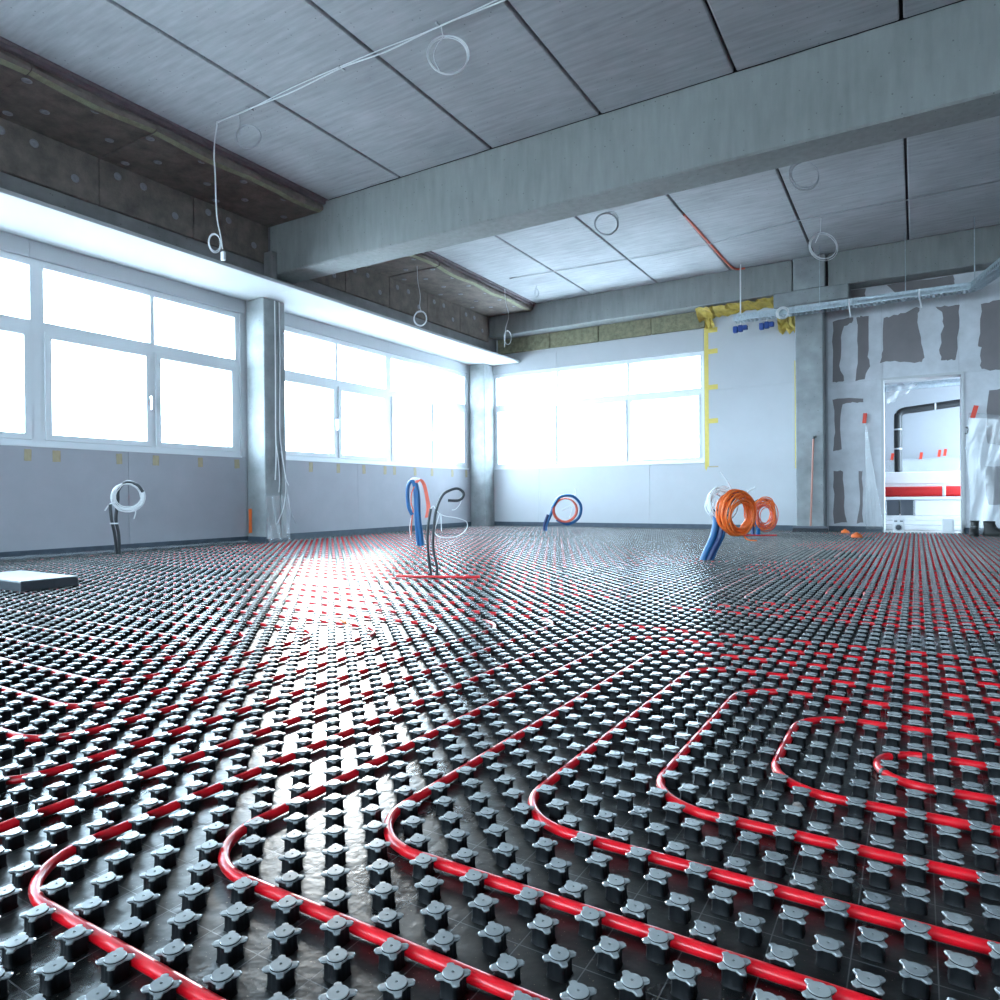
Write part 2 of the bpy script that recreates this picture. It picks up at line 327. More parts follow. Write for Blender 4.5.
# bare paper left showing between the filled joints
bare = [
 [(-0.653, 2.797), (-0.6, 2.81), (-0.524, 2.8), (-0.52, 2.5), (-0.527, 2.285), (-0.509, 2.138), (-0.574, 2.0), (-0.676, 1.979), (-0.647, 2.194), (-0.654, 2.507)],
 [(-0.353, 2.755), (-0.25, 2.76), (-0.158, 2.778), (-0.05, 2.815), (0.049, 2.828), (0.023, 2.722), (0.047, 2.459), (0.089, 2.215), (0.071, 2.148), (-0.057, 2.152), (-0.231, 2.191), (-0.383, 2.187), (-0.359, 2.347)],
 [(0.218, 2.813), (0.35, 2.80), (0.457, 2.806), (0.447, 2.526), (0.421, 2.139), (0.34, 2.135), (0.273, 2.146), (0.249, 2.276), (0.291, 2.546), (0.276, 2.725)],
 [(0.68, 2.782), (0.78, 2.79), (1.12, 2.78), (1.10, 2.3), (1.13, 1.95), (0.857, 1.958), (0.701, 1.984), (0.662, 2.036), (0.678, 2.226), (0.647, 2.287), (0.671, 2.496)],
 [(-0.926, 2.79), (-0.75, 2.81), (-0.69, 2.80), (-0.70, 2.74), (-0.812, 2.70), (-0.84, 2.488), (-0.853, 2.195), (-0.797, 2.001), (-0.892, 1.967), (-0.949, 1.994), (-0.94, 2.4)],
 [(-0.939, 1.76), (-0.75, 1.765), (-0.594, 1.741), (-0.587, 1.691), (-0.70, 1.70), (-0.818, 1.688), (-0.857, 1.48), (-0.84, 1.101), (-0.935, 1.075), (-0.915, 1.315)],
 [(-0.937, 0.809), (-0.823, 0.806), (-0.817, 0.469), (-0.789, 0.125), (-0.94, 0.123), (-0.93, 0.5)],
 [(-0.636, 0.801), (-0.591, 0.808), (-0.608, 0.468), (-0.595, 0.127), (-0.669, 0.126), (-0.631, 0.385)],
 [(0.747, 1.74), (0.948, 1.741), (1.1, 1.73), (1.1, 1.06), (0.945, 1.05), (0.735, 1.09), (0.723, 1.378)],
 [(0.696, 0.823), (0.944, 0.835), (1.15, 0.82), (1.1, 0.3), (0.943, 0.357), (0.741, 0.362), (0.711, 0.535)],
 [(1.42, 2.79), (1.7, 2.77), (1.68, 2.05), (1.45, 2.0), (1.44, 2.4)], [(1.5, 1.7), (1.72, 1.72), (1.70, 1.0), (1.48, 1.05)],
 [(-0.98, 2.98), (-0.90, 2.95), (-0.70, 2.97), (-0.55, 2.99), (-0.55, 3.165), (-0.98, 3.165)], [(-0.2, 3.01), (0.1, 3.03), (0.4, 3.05), (0.4, 3.165), (-0.3, 3.165)],
]
rj = random.Random(3)
for p in bare:
    q = []
    for k in range(len(p)):                                   # ragged trowel edge
        a, b = p[k], p[(k + 1) % len(p)]
        for t in (0, 0.33, 0.66): q.append((a[0] + (b[0] - a[0]) * t + rj.uniform(-.012, .012), a[1] + (b[1] - a[1]) * t + rj.uniform(-.012, .012)))
    MB().prism(q, lambda x, z, d: (x, YB - d, z), 0.0, 0.002).build('bare_board_patch', 'bare', wall_back)

struct(MB().box(XR, XR + 0.25, YF, YB, 0, ZC).build('wall_right', 'white_board'), 'plasterboarded side wall')
FILL_WINDOWS = [(-4.6, -1.0), (1.4, 5.0)]                               # unseen windows added behind the camera for fill light
wf = MB()
for (a, b) in ((XL - .25, -4.6), (-1.0, 1.4), (5.0, XR + .25)): wf.box(a, b, YF - 0.25, YF, 0, ZC)
for (a, b) in FILL_WINDOWS: wf.box(a, b, YF - 0.25, YF, 0, ZS); wf.box(a, b, YF - 0.25, YF, ZH, ZC)
struct(wf.build('wall_front', 'white_board'), 'plasterboarded wall with windows behind the camera')

# edge foam strips
struct(MB().box(XL, XL + 0.012, YF, 5.23, 0, 0.085).box(XL, XL + 0.012, 5.53, 9.8, 0, 0.085).box(XL, -6.188, 5.218, 5.23, 0, 0.085).box(-6.2, -6.188, 5.23, 5.53, 0, 0.06).build('baseboard_left', 'foam_strip'), 'blue grey foam edge strip along the foot of the window wall')
struct(MB().box(-6.2, -1.36, YB - 0.012, YB, 0, 0.085).box(-1.0, DX0, YB - 0.012, YB, 0, 0.085).box(DX1, XR, YB - 0.012, YB, 0, 0.085).build('baseboard_back', 'foam_strip'), 'blue grey foam edge strip along the foot of the back wall')

# ------------------------------------------------------------------ windows
def window(name, label, fm, s0, s1, units, z0=ZS, z1=ZH, zt=2.02, sash=0.055, handles=(), full=True):
    """fm(s, n, z): s along the wall, n outwards. units: list of (s_start, s_end, [mullion positions])"""
    root = struct(empty(name), label)
    def bx(mb, a, b, n0, n1, c, d):
        P = [fm(x, y, z) for z in (c, d) for y in (n0, n1) for x in (a, b)]
        mb.add(P, [(0, 2, 3, 1), (4, 5, 7, 6), (0, 1, 5, 4), (2, 6, 7, 3), (0, 4, 6, 2), (1, 3, 7, 5)])
    fr = MB()
    for (a, b, ms) in units:
        bx(fr, a, a + 0.055, 0.0, 0.075, z0, z1); bx(fr, b - 0.055, b, 0.0, 0.075, z0, z1)
        bx(fr, a + 0.055, b - 0.055, 0.0, 0.075, z0, z0 + 0.05); bx(fr, a + 0.055, b - 0.055, 0.0, 0.075, z1 - 0.06, z1)
        bx(fr, a + 0.055, b - 0.055, 0.003, 0.072, zt - 0.035, zt + 0.05)
        for m in ms:
            bx(fr, m - 0.022, m + 0.022, 0.002, 0.073, z0 + 0.05, zt - 0.035); bx(fr, m - 0.022, m + 0.022, 0.002, 0.073, zt + 0.05, z1 - 0.06)
    bx(fr, s0, s1, -0.035, 0.0, z0 - 0.012, z0 + 0.006)
    fr.build('frame', 'window', root)
    for (a, b, ms) in units:
        edges = [a + 0.055] + [e for m in ms for e in (m - 0.022, m + 0.022)] + [b - 0.055]
        for k in range(0, len(edges), 2):
            p, q = edges[k], edges[k + 1]
            g = MB(); bx(g, p + .003, q - .003, 0.03, 0.042, zt + 0.053, z1 - 0.063); g.build('pane', 'glass', root)
            zb, zu = z0 + 0.052, zt - 0.037
            sm = MB()
            bx(sm, p + .002, p + sash, -0.012, 0.06, zb, zu); bx(sm, q - sash, q - .002, -0.012, 0.06, zb, zu)
            bx(sm, p + sash, q - sash, -0.012, 0.06, zb, zb + sash - .004); bx(sm, p + sash, q - sash, -0.012, 0.06, zu - sash + .004, zu)
            so = sm.build('sash', 'window', root)
            g = MB(); bx(g, p + sash, q - sash, 0.025, 0.037, zb + sash - .004, zu - sash + .004); g.build('pane', 'glass', so)
            for h in handles:
                if p < h < q:
                    hs = q - sash / 2 if (q - h) < (h - p) else p + sash / 2
                    hm = MB(); bx(hm, hs - .013, hs + .013, -0.022, -0.012, 1.46, 1.54); bx(hm, hs - .008, hs + .008, -0.06, -0.022, 1.515, 1.531); bx(hm, hs - .01, hs + .01, -0.07, -0.052, 1.40, 1.535)
                    hm.build('handle', 'metal', so)
    return root
fl = lambda s, n, z: (XL - 0.03 - n, s, z)
fbk = lambda s, n, z: (s, YB + 0.03 + n, z)
window('window_1', 'white window with four lights nearest the camera', fl, 0.98, 5.16, [(0.98, 3.07, [2.02]), (3.07, 5.16, [4.13])], handles=(2.15, 4.05))
window('window_2', 'white window between the two concrete columns', fl, 5.60, 9.76, [(5.60, 7.73, [6.69]), (7.73, 9.76, [8.76])], handles=(6.62, 8.70))
window('window_3', 'white three light window in the back wall', fbk, WX0, WX1, [(WX0, WX1, [-5.0, -3.79])], sash=0.03)
window('window_4', 'white window beside the camera', fl, -3.70, 0.56, [(-3.70, -1.57, [-2.64]), (-1.57, 0.56, [-0.5])])
ffr = lambda s, n, z: (s, YF - 0.03 - n, z)
for k, (a, b) in enumerate(FILL_WINDOWS): window('window_%d' % (5 + k), 'white window behind the camera', ffr, a, b, [(a, b, [(a + b) / 2])])
H2 = math.pi / 2; zm, hh = (ZS + ZH) / 2, ZH - ZS
for a, b in BAYS: portal((XL - 0.14, (a + b) / 2, zm), (0, -H2, 0), hh, b - a)
portal(((WX0 + WX1) / 2, YB + 0.14, zm), (-H2, 0, 0), WX1 - WX0, hh)
for (a, b) in FILL_WINDOWS: portal(((a + b) / 2, YF - 0.14, zm), (H2, 0, 0), b - a, hh)

# ------------------------------------------------------------------ ceiling
ceiling = struct(MB().box(XL - 0.25, XR + .25, YF - .25, YB + 0.25, ZC + 0.045, ZC + 0.3).build('ceiling', 'recess'), 'precast concrete ceiling of slabs with open joints')
jx = [-6.5, -5.30, -4.26, -3.22, -2.18, -1.12, -0.07, 0.98, 2.03, 3.08, 4.13, 5.18, 6.23, 7.0]
for k in range(len(jx) - 1):
    for (a, b) in ((YF, 5.24), (5.56, YB + .012)):
        MB().bev(jx[k] + 0.011, jx[k + 1] - 0.011, a, b, ZC, ZC + 0.045, 0.008).build('ceiling_slab', 'slab', ceiling)

# upper left: concrete downstand, insulation lining, soffit
struct(MB().box(XL - 0.012, -6.14, YF, YB, 2.79, ZC).build('trim_1', 'dark_concrete'), 'grey concrete edge beam above the window soffit')
soff = struct(MB().bev(XL, -5.68, YF, 5.2, 2.75, 2.785, 0.004).bev(XL, -5.68, 5.2, YB, 2.75, 2.785, 0.004).build('trim_2', 'soffit'), 'white boarded soffit over the long window wall')
rail = struct(MB().box(-5.285, -5.235, YF, 5.225, ZC - 0.04, ZC).box(-5.285, -5.235, 5.575, 9.795, ZC - 0.04, ZC).box(-5.235, -5.20, YF, 5.225, ZC - 0.012, ZC).box(-5.235, -5.20, 5.575, 9.795, ZC - 0.012, ZC).build('trim_3', 'rail'), 'dark steel angle along the ceiling insulation edge')
lin = tag(empty('insulation_lining', (-6.1, 3, 3.3)), 'brown insulation boards lining the ceiling edge above the window soffit', 'insulation')
lin.location = (0, 0, 0)
rng = random.Random(11)
pm = MB().lathe([(0.034, 0), (0.034, 0.004), (0.012, 0.006), (0.010, 0.002)], n=14)
plate_down = pm.build('fixing_plate', 'plate', lin, (0, 0, -1)); plate_down.rotation_euler = (math.pi, 0, 0)
first = [True]
def plate(loc, side):
    if first[0]: o = plate_down; first[0] = False
    else: o = clone(plate_down, lin)
    o.location = loc; o.rotation_euler = (math.pi, 0, 0) if not side else (0, H2, 0)
for (ya, yb) in ((YF, 5.225), (5.575, 9.795)):
    n = round((yb - ya) / 0.88); st = (yb - ya) / n; e = yb
    wob = [rng.uniform(-0.012, 0.012) for _ in range(n + 1)]
    for k in range(n):
        y1 = yb - k * st - 0.003; y0 = yb - (k + 1) * st + 0.003; cs = 8
        MB().bev(-6.14, -6.10, y0, y1, 3.09, 3.5, 0.006).build('wall_board', 'wool', lin)
        mb = MB(); dz = rng.uniform(-0.006, 0.006)      # ceiling board with a bulging, sagging front edge
        ring = []
        for q in range(cs + 1):
            t = q / cs; y = y0 + (y1 - y0) * t; sag = 0.012 * math.sin(math.pi * t) + rng.uniform(-.003, .003); out = 0.012 * math.sin(2 * math.pi * t + k)
            ring.append([(-6.14, y, 3.595), (-6.14, y, 3.5 + dz), (-5.42, y, 3.497 + dz), (-5.33 + out, y, 3.492 + dz - sag), (-5.275 + out, y, 3.503 + dz - sag), (-5.262 + out, y, 3.525 + dz), (-5.275, y, 3.56), (-5.29, y, 3.595)])
        vs = [p for r in ring for p in r]; m = 8
        for q in range(cs):
            for p in range(m):
                mb.add([ring[q][p], ring[q][(p + 1) % m], ring[q + 1][(p + 1) % m], ring[q + 1][p]], [(0, 1, 2, 3)], 1 if p == 3 else 0, p in (2, 3, 4, 5))
        mb.add(ring[0], [tuple(range(m))]); mb.add(ring[-1], [tuple(range(m))[::-1]])
        mb.build('ceiling_board', ['wool', 'wool_edge'], lin)
        ym = (y0 + y1) / 2
        if y0 > 1.0:
            for px, py in ((-5.40, y0 + .03), (-5.38, ym + .04), (-5.72, y0 + .3), (-5.72, y1 - .12), (-5.98, y0 + .16)): plate((px, py, 3.494 + dz), False)
            for pz, py in ((3.40, y0 + .16), (3.40, y0 + .40), (3.24, y1 - .2)): plate((-6.10, py, pz), True)

# ------------------------------------------------------------------ beams and columns
bm_ = tag(empty('concrete_beam', (0, 5.4, 2.965)), 'deep precast concrete beam crossing the ceiling from the window wall', 'beam')
MB().bev(-6.1, 1.02, -0.17, 0.17, 0, 0.635, 0.014).build('beam_segment', 'beam', bm_); MB().bev(1.024, XR, -0.17, 0.17, 0, 0.635, 0.014).build('beam_segment', 'beam', bm_)
tag(MB().bev(-6.1, -1.39, 9.8, YB, 3.17, ZC, 0.012).build('concrete_beam', 'beam'), 'shallow concrete beam above the back wall window', 'beam')
tag(MB().bev(-0.96, XR, 9.8, YB, 3.17, ZC, 0.012).build('concrete_beam', 'beam'), 'shallow concrete beam above the doorway wall', 'beam')
c = tag(empty('concrete_column', (-6.35, 5.38, 0)), 'concrete column between the two long wall windows with cables down its face', 'column')
MB().bev(-0.15, 0.15, -0.15, 0.055, 0, 2.75, 0.008).bev(-0.15, 0.15, 0.075, 0.15, 0, 2.75, 0.008).box(-.15, .13, .05, .08, 0, 2.75).build('shaft', 'column', c)
MB().bev(0.25, 0.38, -0.23, -0.152, 2.79, 3.2, 0.008).bev(-0.15, 0.249, -0.15, 0.15, 2.79, 2.96, 0.008).build('bearing_block', 'dark_concrete', c)
tag(MB().bev(-6.5, -6.2, 9.8, YB, 0, 2.75, 0.008).build('concrete_column', 'column'), 'concrete column in the corner where both window walls meet', 'column')
c = tag(empty('concrete_column', (-1.18, 9.925, 0)), 'concrete column with a corbel head between window and doorway', 'column')
MB().bev(-0.17, 0.16, -0.175, 0.175, 0, 2.98, 0.01).build('shaft', 'column', c)
MB().bev(-0.435, 0.46, -0.175, 0.175, 2.98, 3.17, 0.01).build('corbel', 'column', c)
MB().bev(-0.19, 0.19, -0.165, 0.175, 3.171, 3.595, 0.01).build('head', 'column', c)

# ------------------------------------------------------------------ doorway and the room beyond
d = struct(empty('door_1'), 'open doorway lined in white leading to the next room')
MB().box(DX0 - 0.012, DX0 + 0.018, YB - 0.012, YB + T + .01, 0, DZ + 0.012).box(DX1 - 0.018, DX1 + 0.012, YB - 0.012, YB + T + .01, 0, DZ + 0.012).box(DX0 + .018, DX1 - .018, YB - 0.012, YB + T + .01, DZ - 0.018, DZ + 0.012).build('lining', 'soffit', d)
struct(MB().box(-2.6, 2.3, 12.9, 13.0, 0, 2.6).build('wall_far', 'far_wall'), 'pale wall of the room beyond the doorway')
struct(MB().box(-2.7, -2.6, YB + T, 13.0, 0, 3.0).build('wall_side', 'far_wall'), 'pale side wall of the room beyond the doorway')
struct(MB().box(-2.7, 2.3, YB + T, 13.0, 2.45, 2.6).build('ceiling', 'slab'), 'concrete ceiling of the room beyond the doorway')
portal((2.28, 11.6, 1.25), (0, H2, 0), 2.4, 2.5)  # no window here: unseen right side left open close by to brighten this room
p = tag(empty('insulated_pipe', (0, 12.4, 0)), 'black insulated pipe run bending down the wall beyond the doorway', 'pipe')
MB().tube(smooth_path([(-0.24, 0, 0.02), (-0.24, 0, 0.9), (-0.24, 0, 1.64), (-0.225, 0, 1.735), (-0.15, 0, 1.785), (0.1, 0, 1.81), (1.2, 0, 1.92), (2.2, 0, 2.02)], 6), 0.055, 10).build('pipe_body', 'black_rubber', p)
for z in (0.4, 0.8, 1.2, 1.5): MB().lathe([(0.058, -.012), (0.058, .012)], (-0.24, 0, z), n=12).build('clamp_ring', 'grey_cable', p)
for x, z in ((0.25, 1.827), (0.75, 1.88)): MB().lathe([(0.058, -.012), (0.058, .012)], (x, 0, z), 'X', n=12).build('clamp_ring', 'grey_cable', p)
tag(MB().tube([(-2.5, 11.9, 2.05), (2.25, 11.9, 2.13)], 0.05, 12).build('overhead_pipe', 'steel'), 'grey metal pipe under the ceiling beyond the doorway', 'pipe')
def pack(name, x0, x1, y0, y1, z0, z1, m, label, cat, group=None, n=1):
    e = tag(empty(name, ((x0 + x1) / 2, (y0 + y1) / 2, z0)), label, cat, group); hx, hy, hz = (x1 - x0) / 2, (y1 - y0) / 2, (z1 - z0) / n
    for k in range(n): MB().bev(-hx, hx, -hy, hy, k * hz + .001, (k + 1) * hz - .001, 0.01).build('sheet', m, e)
    return e
pack('board_stack', -0.46, 1.3, 11.1, 12.0, 0.0, 0.20, 'pack_white', 'low stack of white boards on the floor beyond the doorway', 'board stack', n=3)
for x, lb in ((-0.36, 'dark crate at the open end of the white stack beyond the doorway'), (-0.19, 'second dark crate, beside the white carton beyond the doorway')):
    e = tag(empty('storage_crate', (x, 11.3, 0.2)), lb, 'crate', 'crates beyond the doorway')
    MB().box(0, .15, -.12, -.11, 0, .2).box(0, .15, .11, .12, 0, .2).box(0, .01, -.11, .11, 0, .2).box(.14, .15, -.11, .11, 0, .2).box(.01, .14, -.11, .11, 0, .01).build('body', 'crate', e)
    MB().box(-.006, .156, -.128, .128, .2, .215).build('rim', 'crate', e)
pack('white_carton', -0.02, 1.3, 11.12, 11.98, 0.2, 0.415, 'pack_white', 'white wrapped carton under the red roll beyond the doorway', 'carton')
pack('cover_sheet', -0.45, 1.3, 11.08, 11.98, 0.417, 0.46, 'pack_white', 'white board laid over crates and carton beyond the doorway', 'board')
e = tag(empty('red_roll', (0.44, 11.17, 0.532)), 'red roll lying on white boards beyond the doorway', 'roll')
MB().lathe([(0.05, -.86), (0.07, -.85), (0.07, .85), (0.05, .86)], axis='X', n=18).build('roll_body', 'red_plastic', e)
MB().lathe([(0.073, -.02), (0.073, .02)], (-.12, 0, 0), 'X', n=18).build('strap', 'white_plastic', e)
pack('insulation_pack', -0.45, 1.3, 11.26, 11.96, 0.461, 0.81, 'pack_white', 'white insulation pack topmost behind the red roll beyond the doorway', 'pack', n=2)

def film_sheet(name, pts_fn, nu, nv, label):
    mb = MB(); vs = [pts_fn(i / nu, j / nv) for j in range(nv + 1) for i in range(nu + 1)]
    mb.add(vs, [(j * (nu + 1) + i, j * (nu + 1) + i + 1, (j + 1) * (nu + 1) + i + 1, (j + 1) * (nu + 1) + i) for j in range(nv) for i in range(nu)], 0, True)
    o = mb.build(name, 'film'); s = o.modifiers.new('thickness', 'SOLIDIFY'); s.thickness = 0.0006
    return tag(o, label, 'plastic sheet')
fold = lambda u, v, a: 0.018 * math.sin(u * 23 + v * 4 + a) + 0.012 * math.sin(u * 51 - v * 9 + a)
film_sheet('plastic_sheet', lambda u, v: (0.53 + 1.5 * u + 0.02 * math.sin(v * 7), 10.035 + fold(u, v, 0) * (1.15 - v) - 0.06 * (1 - v) ** 3, 0.02 + 1.45 * v - 0.05 * math.sin(u * math.pi * 2) ** 2 * v), 60, 24, 'clear plastic sheet taped to the wall beside the doorway above the boots')
film_sheet('plastic_sheet', lambda u, v: (-0.565 + (0.20 * u) * (1.05 - v) + 0.0 * v, 10.05 + fold(u, v, 2) * 0.7 * (1.05 - v), 0.05 + 1.42 * v), 16, 24, 'narrow clear plastic sheet gathered to a point between column and doorway')
film_sheet('plastic_sheet', lambda u, v: (-0.5 + 1.7 * u, 12.83 + fold(u, v, 4) * (1.2 - v), 0.2 + 0.87 * v), 40, 16, 'clear plastic sheet hanging on the far wall beyond the doorway')
film_sheet('plastic_sheet', lambda u, v: (-0.33 + 0.34 * u, 10.42 + 0.05 * math.sin(u * 9 + v * 6), 1.93 - 0.26 * v * (1 - u) ** 0.7 + 0.02 * math.sin(u * 17)), 20, 12, 'crumpled plastic sheet caught at the top of the doorway')
def tape(name, c, w_, h_, m, label, grp=None, ang=0.0, nrm='Y', t=0.003):
    mb = MB(); ca, sa = math.cos(ang), math.sin(ang); pts = []
    for k, (a, b) in enumerate(((-.5, -.5), (-.2, -.52), (.2, -.49), (.5, -.5), (.5, 0), (.5, .5), (.15, .51), (-.2, .49), (-.5, .5), (-.5, 0))):
        x, z = a * w_, b * h_; pts.append((x * ca - z * sa, x * sa + z * ca))
    f = (lambda x, z, d_: (x, -d_ - 0.002 * math.sin(x * 60 + z * 25), z)) if nrm == 'Y' else (lambda x, z, d_: (d_ + 0.002 * math.sin(x * 60 + z * 25), x, z))
    o = mb.prism(pts, f, 0, t).build(name, m); o.location = c
    return tag(o, label, 'tape', grp)
tape('red_tape', (-0.565, 10.045, 1.48), 0.045, 0.13, 'red_tape', 'red tape holding a plastic sheet between column and doorway', ang=-.1)
tape('red_tape', (0.60, 10.03, 1.48), 0.05, 0.15, 'red_tape', 'red tape tilted on the plastic sheet above the boots', ang=-.25)
for x, z, lb in ((0.065, 1.10, 'alone in the middle of the far wall plastic'), (0.31, 1.13, 'in the pair over the red roll strap'), (0.385, 1.14, 'in the pair, farther from the black pipe'), (-0.33, 1.10, 'beside the upright black pipe')):
    tape('red_tape', (x, 12.80, z), 0.04, 0.11, 'red_tape', 'small red tape beyond the doorway, ' + lb, 'tapes on the far wall', -.15)

# ------------------------------------------------------------------ stud panels
# one stud: a four-lobed cap on a waisted body
def stud_mesh():
    mb = MB(); n = 32; HS = 0.022
    def ring(fr, z): return [(fr(2 * math.pi * q / n) * math.cos(2 * math.pi * q / n), fr(2 * math.pi * q / n) * math.sin(2 * math.pi * q / n), z(2 * math.pi * q / n) if callable(z) else z) for q in range(n)]
    def lob(a):
        d_ = min(abs((a - math.pi / 4 - k * math.pi / 2 + math.pi) % (2 * math.pi) - math.pi) for k in range(4))
        return math.exp(-(d_ / 0.31) ** 4)
    rings = [ring(lambda a: 0.0125 + 0.0025 * lob(a), 0.0), ring(lambda a: 0.0112 + 0.0028 * lob(a), 0.003), ring(lambda a: 0.0108 + 0.0030 * lob(a), 0.0150),
             ring(lambda a: 0.0112 + 0.0074 * lob(a), 0.0182), ring(lambda a: 0.0114 + 0.0078 * lob(a), 0.0198),
             ring(lambda a: 0.0112 + 0.0064 * lob(a), 0.0206), ring(lambda a: 0.0114, 0.0208), ring(lambda a: 0.0111, 0.0219), ring(lambda a: 0.0103, HS + .0006), ring(lambda a: 0.0016, HS + .0006), ring(lambda a: 0.0012, HS - 0.0012)]
    for k in range(len(rings) - 1):
        mi = 0 if k in (0, 1, 2, 6) else 1
        for q in range(n): mb.add([rings[k][q], rings[k][(q + 1) % n], rings[k + 1][(q + 1) % n], rings[k + 1][q]], [(0, 1, 2, 3)], mi, k in (0, 1, 2))
    mb.add(rings[-1], [tuple(range(n))], 0)
    return mb
def weld(o, d_=1e-5):
    bm = bmesh.new(); bm.from_mesh(o.data); bmesh.ops.remove_doubles(bm, verts=bm.verts, dist=d_); bmesh.ops.recalc_face_normals(bm, faces=bm.faces); bm.to_mesh(o.data); bm.free()
def stud_mats():
    body = mat('black stud body', (0.005, 0.0055, 0.0065), 0.5, spec=0.2)
    m, nt, b = new_mat('dusty stud cap')
    oi = N(nt, 'ShaderNodeObjectInfo'); tc = N(nt, 'ShaderNodeTexCoord'); ge = N(nt, 'ShaderNodeNewGeometry')
    n_ = N(nt, 'ShaderNodeTexNoise'); n_.inputs['Scale'].default_value = 9; n_.inputs['Detail'].default_value = 7; nt.links.new(ge.outputs['Position'], n_.inputs[0])
    cr = N(nt, 'ShaderNodeValToRGB'); cr.color_ramp.elements[0].color = (0.12, 0.132, 0.14, 1); cr.color_ramp.elements[1].color = (0.28, 0.29, 0.285, 1)
    cr.color_ramp.elements[0].position = 0.3; cr.color_ramp.elements[1].position = 0.75; nt.links.new(n_.outputs['Fac'], cr.inputs[0]); nt.links.new(cr.outputs[0], b.inputs['Base Color'])
    b.inputs['Roughness'].default_value = 0.24; b.inputs['Specular IOR Level'].default_value = 1.0
    return [body, m]
SM = stud_mats()
# every lattice point of the floor
ii = np.arange(int((XL + 0.045 - X0) / A), int((XR - 0.1 - X0) / A)); jj = np.arange(int((YF + 0.1 - Y0) / A), int((YB - 0.035 - Y0) / A) + 1)
I, J = np.meshgrid(ii, jj); k_ = (I + J) % 2 == 0; I, J = I[k_], J[k_]; PX, PY = X0 + I * A, Y0 + J * A
ok = ~((PX < -6.17) & (PY > 5.2) & (PY < 5.56)) & ~((PX < -6.17) & (PY > 9.77)) & ~((PX > -1.38) & (PX < -0.99) & (PY > 9.72))
PX, PY = PX[ok], PY[ok]
cx = PX * R_.x + PY * R_.y + (0.02 - CAM_H) * R_.z; cyy = PX * D_.x + PY * D_.y + (0.02 - CAM_H) * D_.z; cz = PX * F_.x + PY * F_.y + (0.02 - CAM_H) * F_.z
with np.errstate(divide='ignore', invalid='ignore'):
    vis = (cz > 0.1) & (np.abs(cx / cz * 690.4) < 505) & (np.abs(cyy / cz * 690.4) < 508)
order = np.where(vis)[0]; order = order[np.argsort(cz[order])][:300]
st0 = stud_mesh().build('stud', SM, floor); weld(st0); st0.location = (PX[order[0]], PY[order[0]], 0)
for q in order[1:]:
    o = st0.copy(); o.location = (PX[q], PY[q], 0); COL.objects.link(o)
rest = np.ones(len(PX), bool); rest[order] = False
me = bpy.data.meshes.new('stud_field'); me.from_pydata([(x, y, 0) for x, y in zip(PX[rest], PY[rest])], [], [])
sf = bpy.data.objects.new('stud_field', me); COL.objects.link(sf); sf.parent = floor; sf['kind'] = 'stuff'
ng = bpy.data.node_groups.new('studs_on_points', 'GeometryNodeTree')
ng.interface.new_socket('Geometry', in_out='INPUT', socket_type='NodeSocketGeometry'); ng.interface.new_socket('Geometry', in_out='OUTPUT', socket_type='NodeSocketGeometry')
gi, go, ip, oi = ng.nodes.new('NodeGroupInput'), ng.nodes.new('NodeGroupOutput'), ng.nodes.new('GeometryNodeInstanceOnPoints'), ng.nodes.new('GeometryNodeObjectInfo')
oi.inputs['Object'].default_value = st0; oi.transform_space = 'ORIGINAL'
ng.links.new(gi.outputs[0], ip.inputs['Points']); ng.links.new(oi.outputs['Geometry'], ip.inputs['Instance']); ng.links.new(ip.outputs[0], go.inputs[0])
md = sf.modifiers.new('studs', 'NODES'); md.node_group = ng

# ------------------------------------------------------------------ heating pipes in the lattice channels
PZ, PR = 0.0092, 0.0077
def bend_r(pt, da, db, lim):
    """bend radius (lattice units) that keeps the pipe in the gaps between studs"""
    m, n = math.floor(pt[0]), math.floor(pt[1]); par = (m + n) % 2
    if -da[0] + db[0] < 0: par ^= 1
    if -da[1] + db[1] < 0: par ^= 1
    return min(lim, 2.9 if par == 0 else 4.3)
def pipe_path(P, seg=9):
    out = []; n = len(P)
    sg = lambda a, b: ((b[0] > a[0]) - (b[0] < a[0]), (b[1] > a[1]) - (b[1] < a[1]))
    ln = lambda a, b: abs(b[0] - a[0]) + abs(b[1] - a[1])
    for k, p in enumerate(P):
        if k in (0, n - 1): out.append((p[0], p[1])); continue
        da, db = sg(P[k - 1], p), sg(p, P[k + 1])
        r = bend_r(p, da, db, min(ln(P[k - 1], p), ln(p, P[k + 1])) / 2)
        c_ = (p[0] - da[0] * r + db[0] * r, p[1] - da[1] * r + db[1] * r)
        for q in range(seg + 1):
            t = q / seg * math.pi / 2
            out.append((c_[0] - db[0] * r * math.cos(t) + da[0] * r * math.sin(t), c_[1] - db[1] * r * math.cos(t) + da[1] * r * math.sin(t)))
    pts = []
    for (i, j) in out:
        q = (X0 + i * A, Y0 + j * A, PZ)
        if not pts or (Vector(q) - Vector(pts[-1])).length > 1e-4: pts.append(q)
    return pts
def heating_pipe(P, label, n=10, seg=9):
    e = tag(empty('heating_pipe', (0, 0, 0)), label, 'pipe', 'red floor heating pipes')
    MB().tube(pipe_path(P, seg), PR, n).build('pipe_run', 'red_pipe', e)
    return e
IR, IL = 60.5, -154.5
def nested(us, end, near_first=True):
    """one pipe through nested U runs (limb i, near j, far j), joined at the open end"""
    P = []; f = near_first
    for k, (L_, n_, f_) in enumerate(us):
        P += [(end, n_), (L_, n_), (L_, f_), (end, f_)] if f else [(end, f_), (L_, f_), (L_, n_), (end, n_)]
        f = not f
    return P
NE = [13.5, 10.5, 6.5, 2.5, -1.5, -5.5, -9.5]
hp = heating_pipe(nested([(-1.5 - 4 * k, NE[k], 17.5 + 4 * k) for k in range(7)], IR, True), 'red heating pipe laid in large nested bends across the nearest studs', 12, 12)
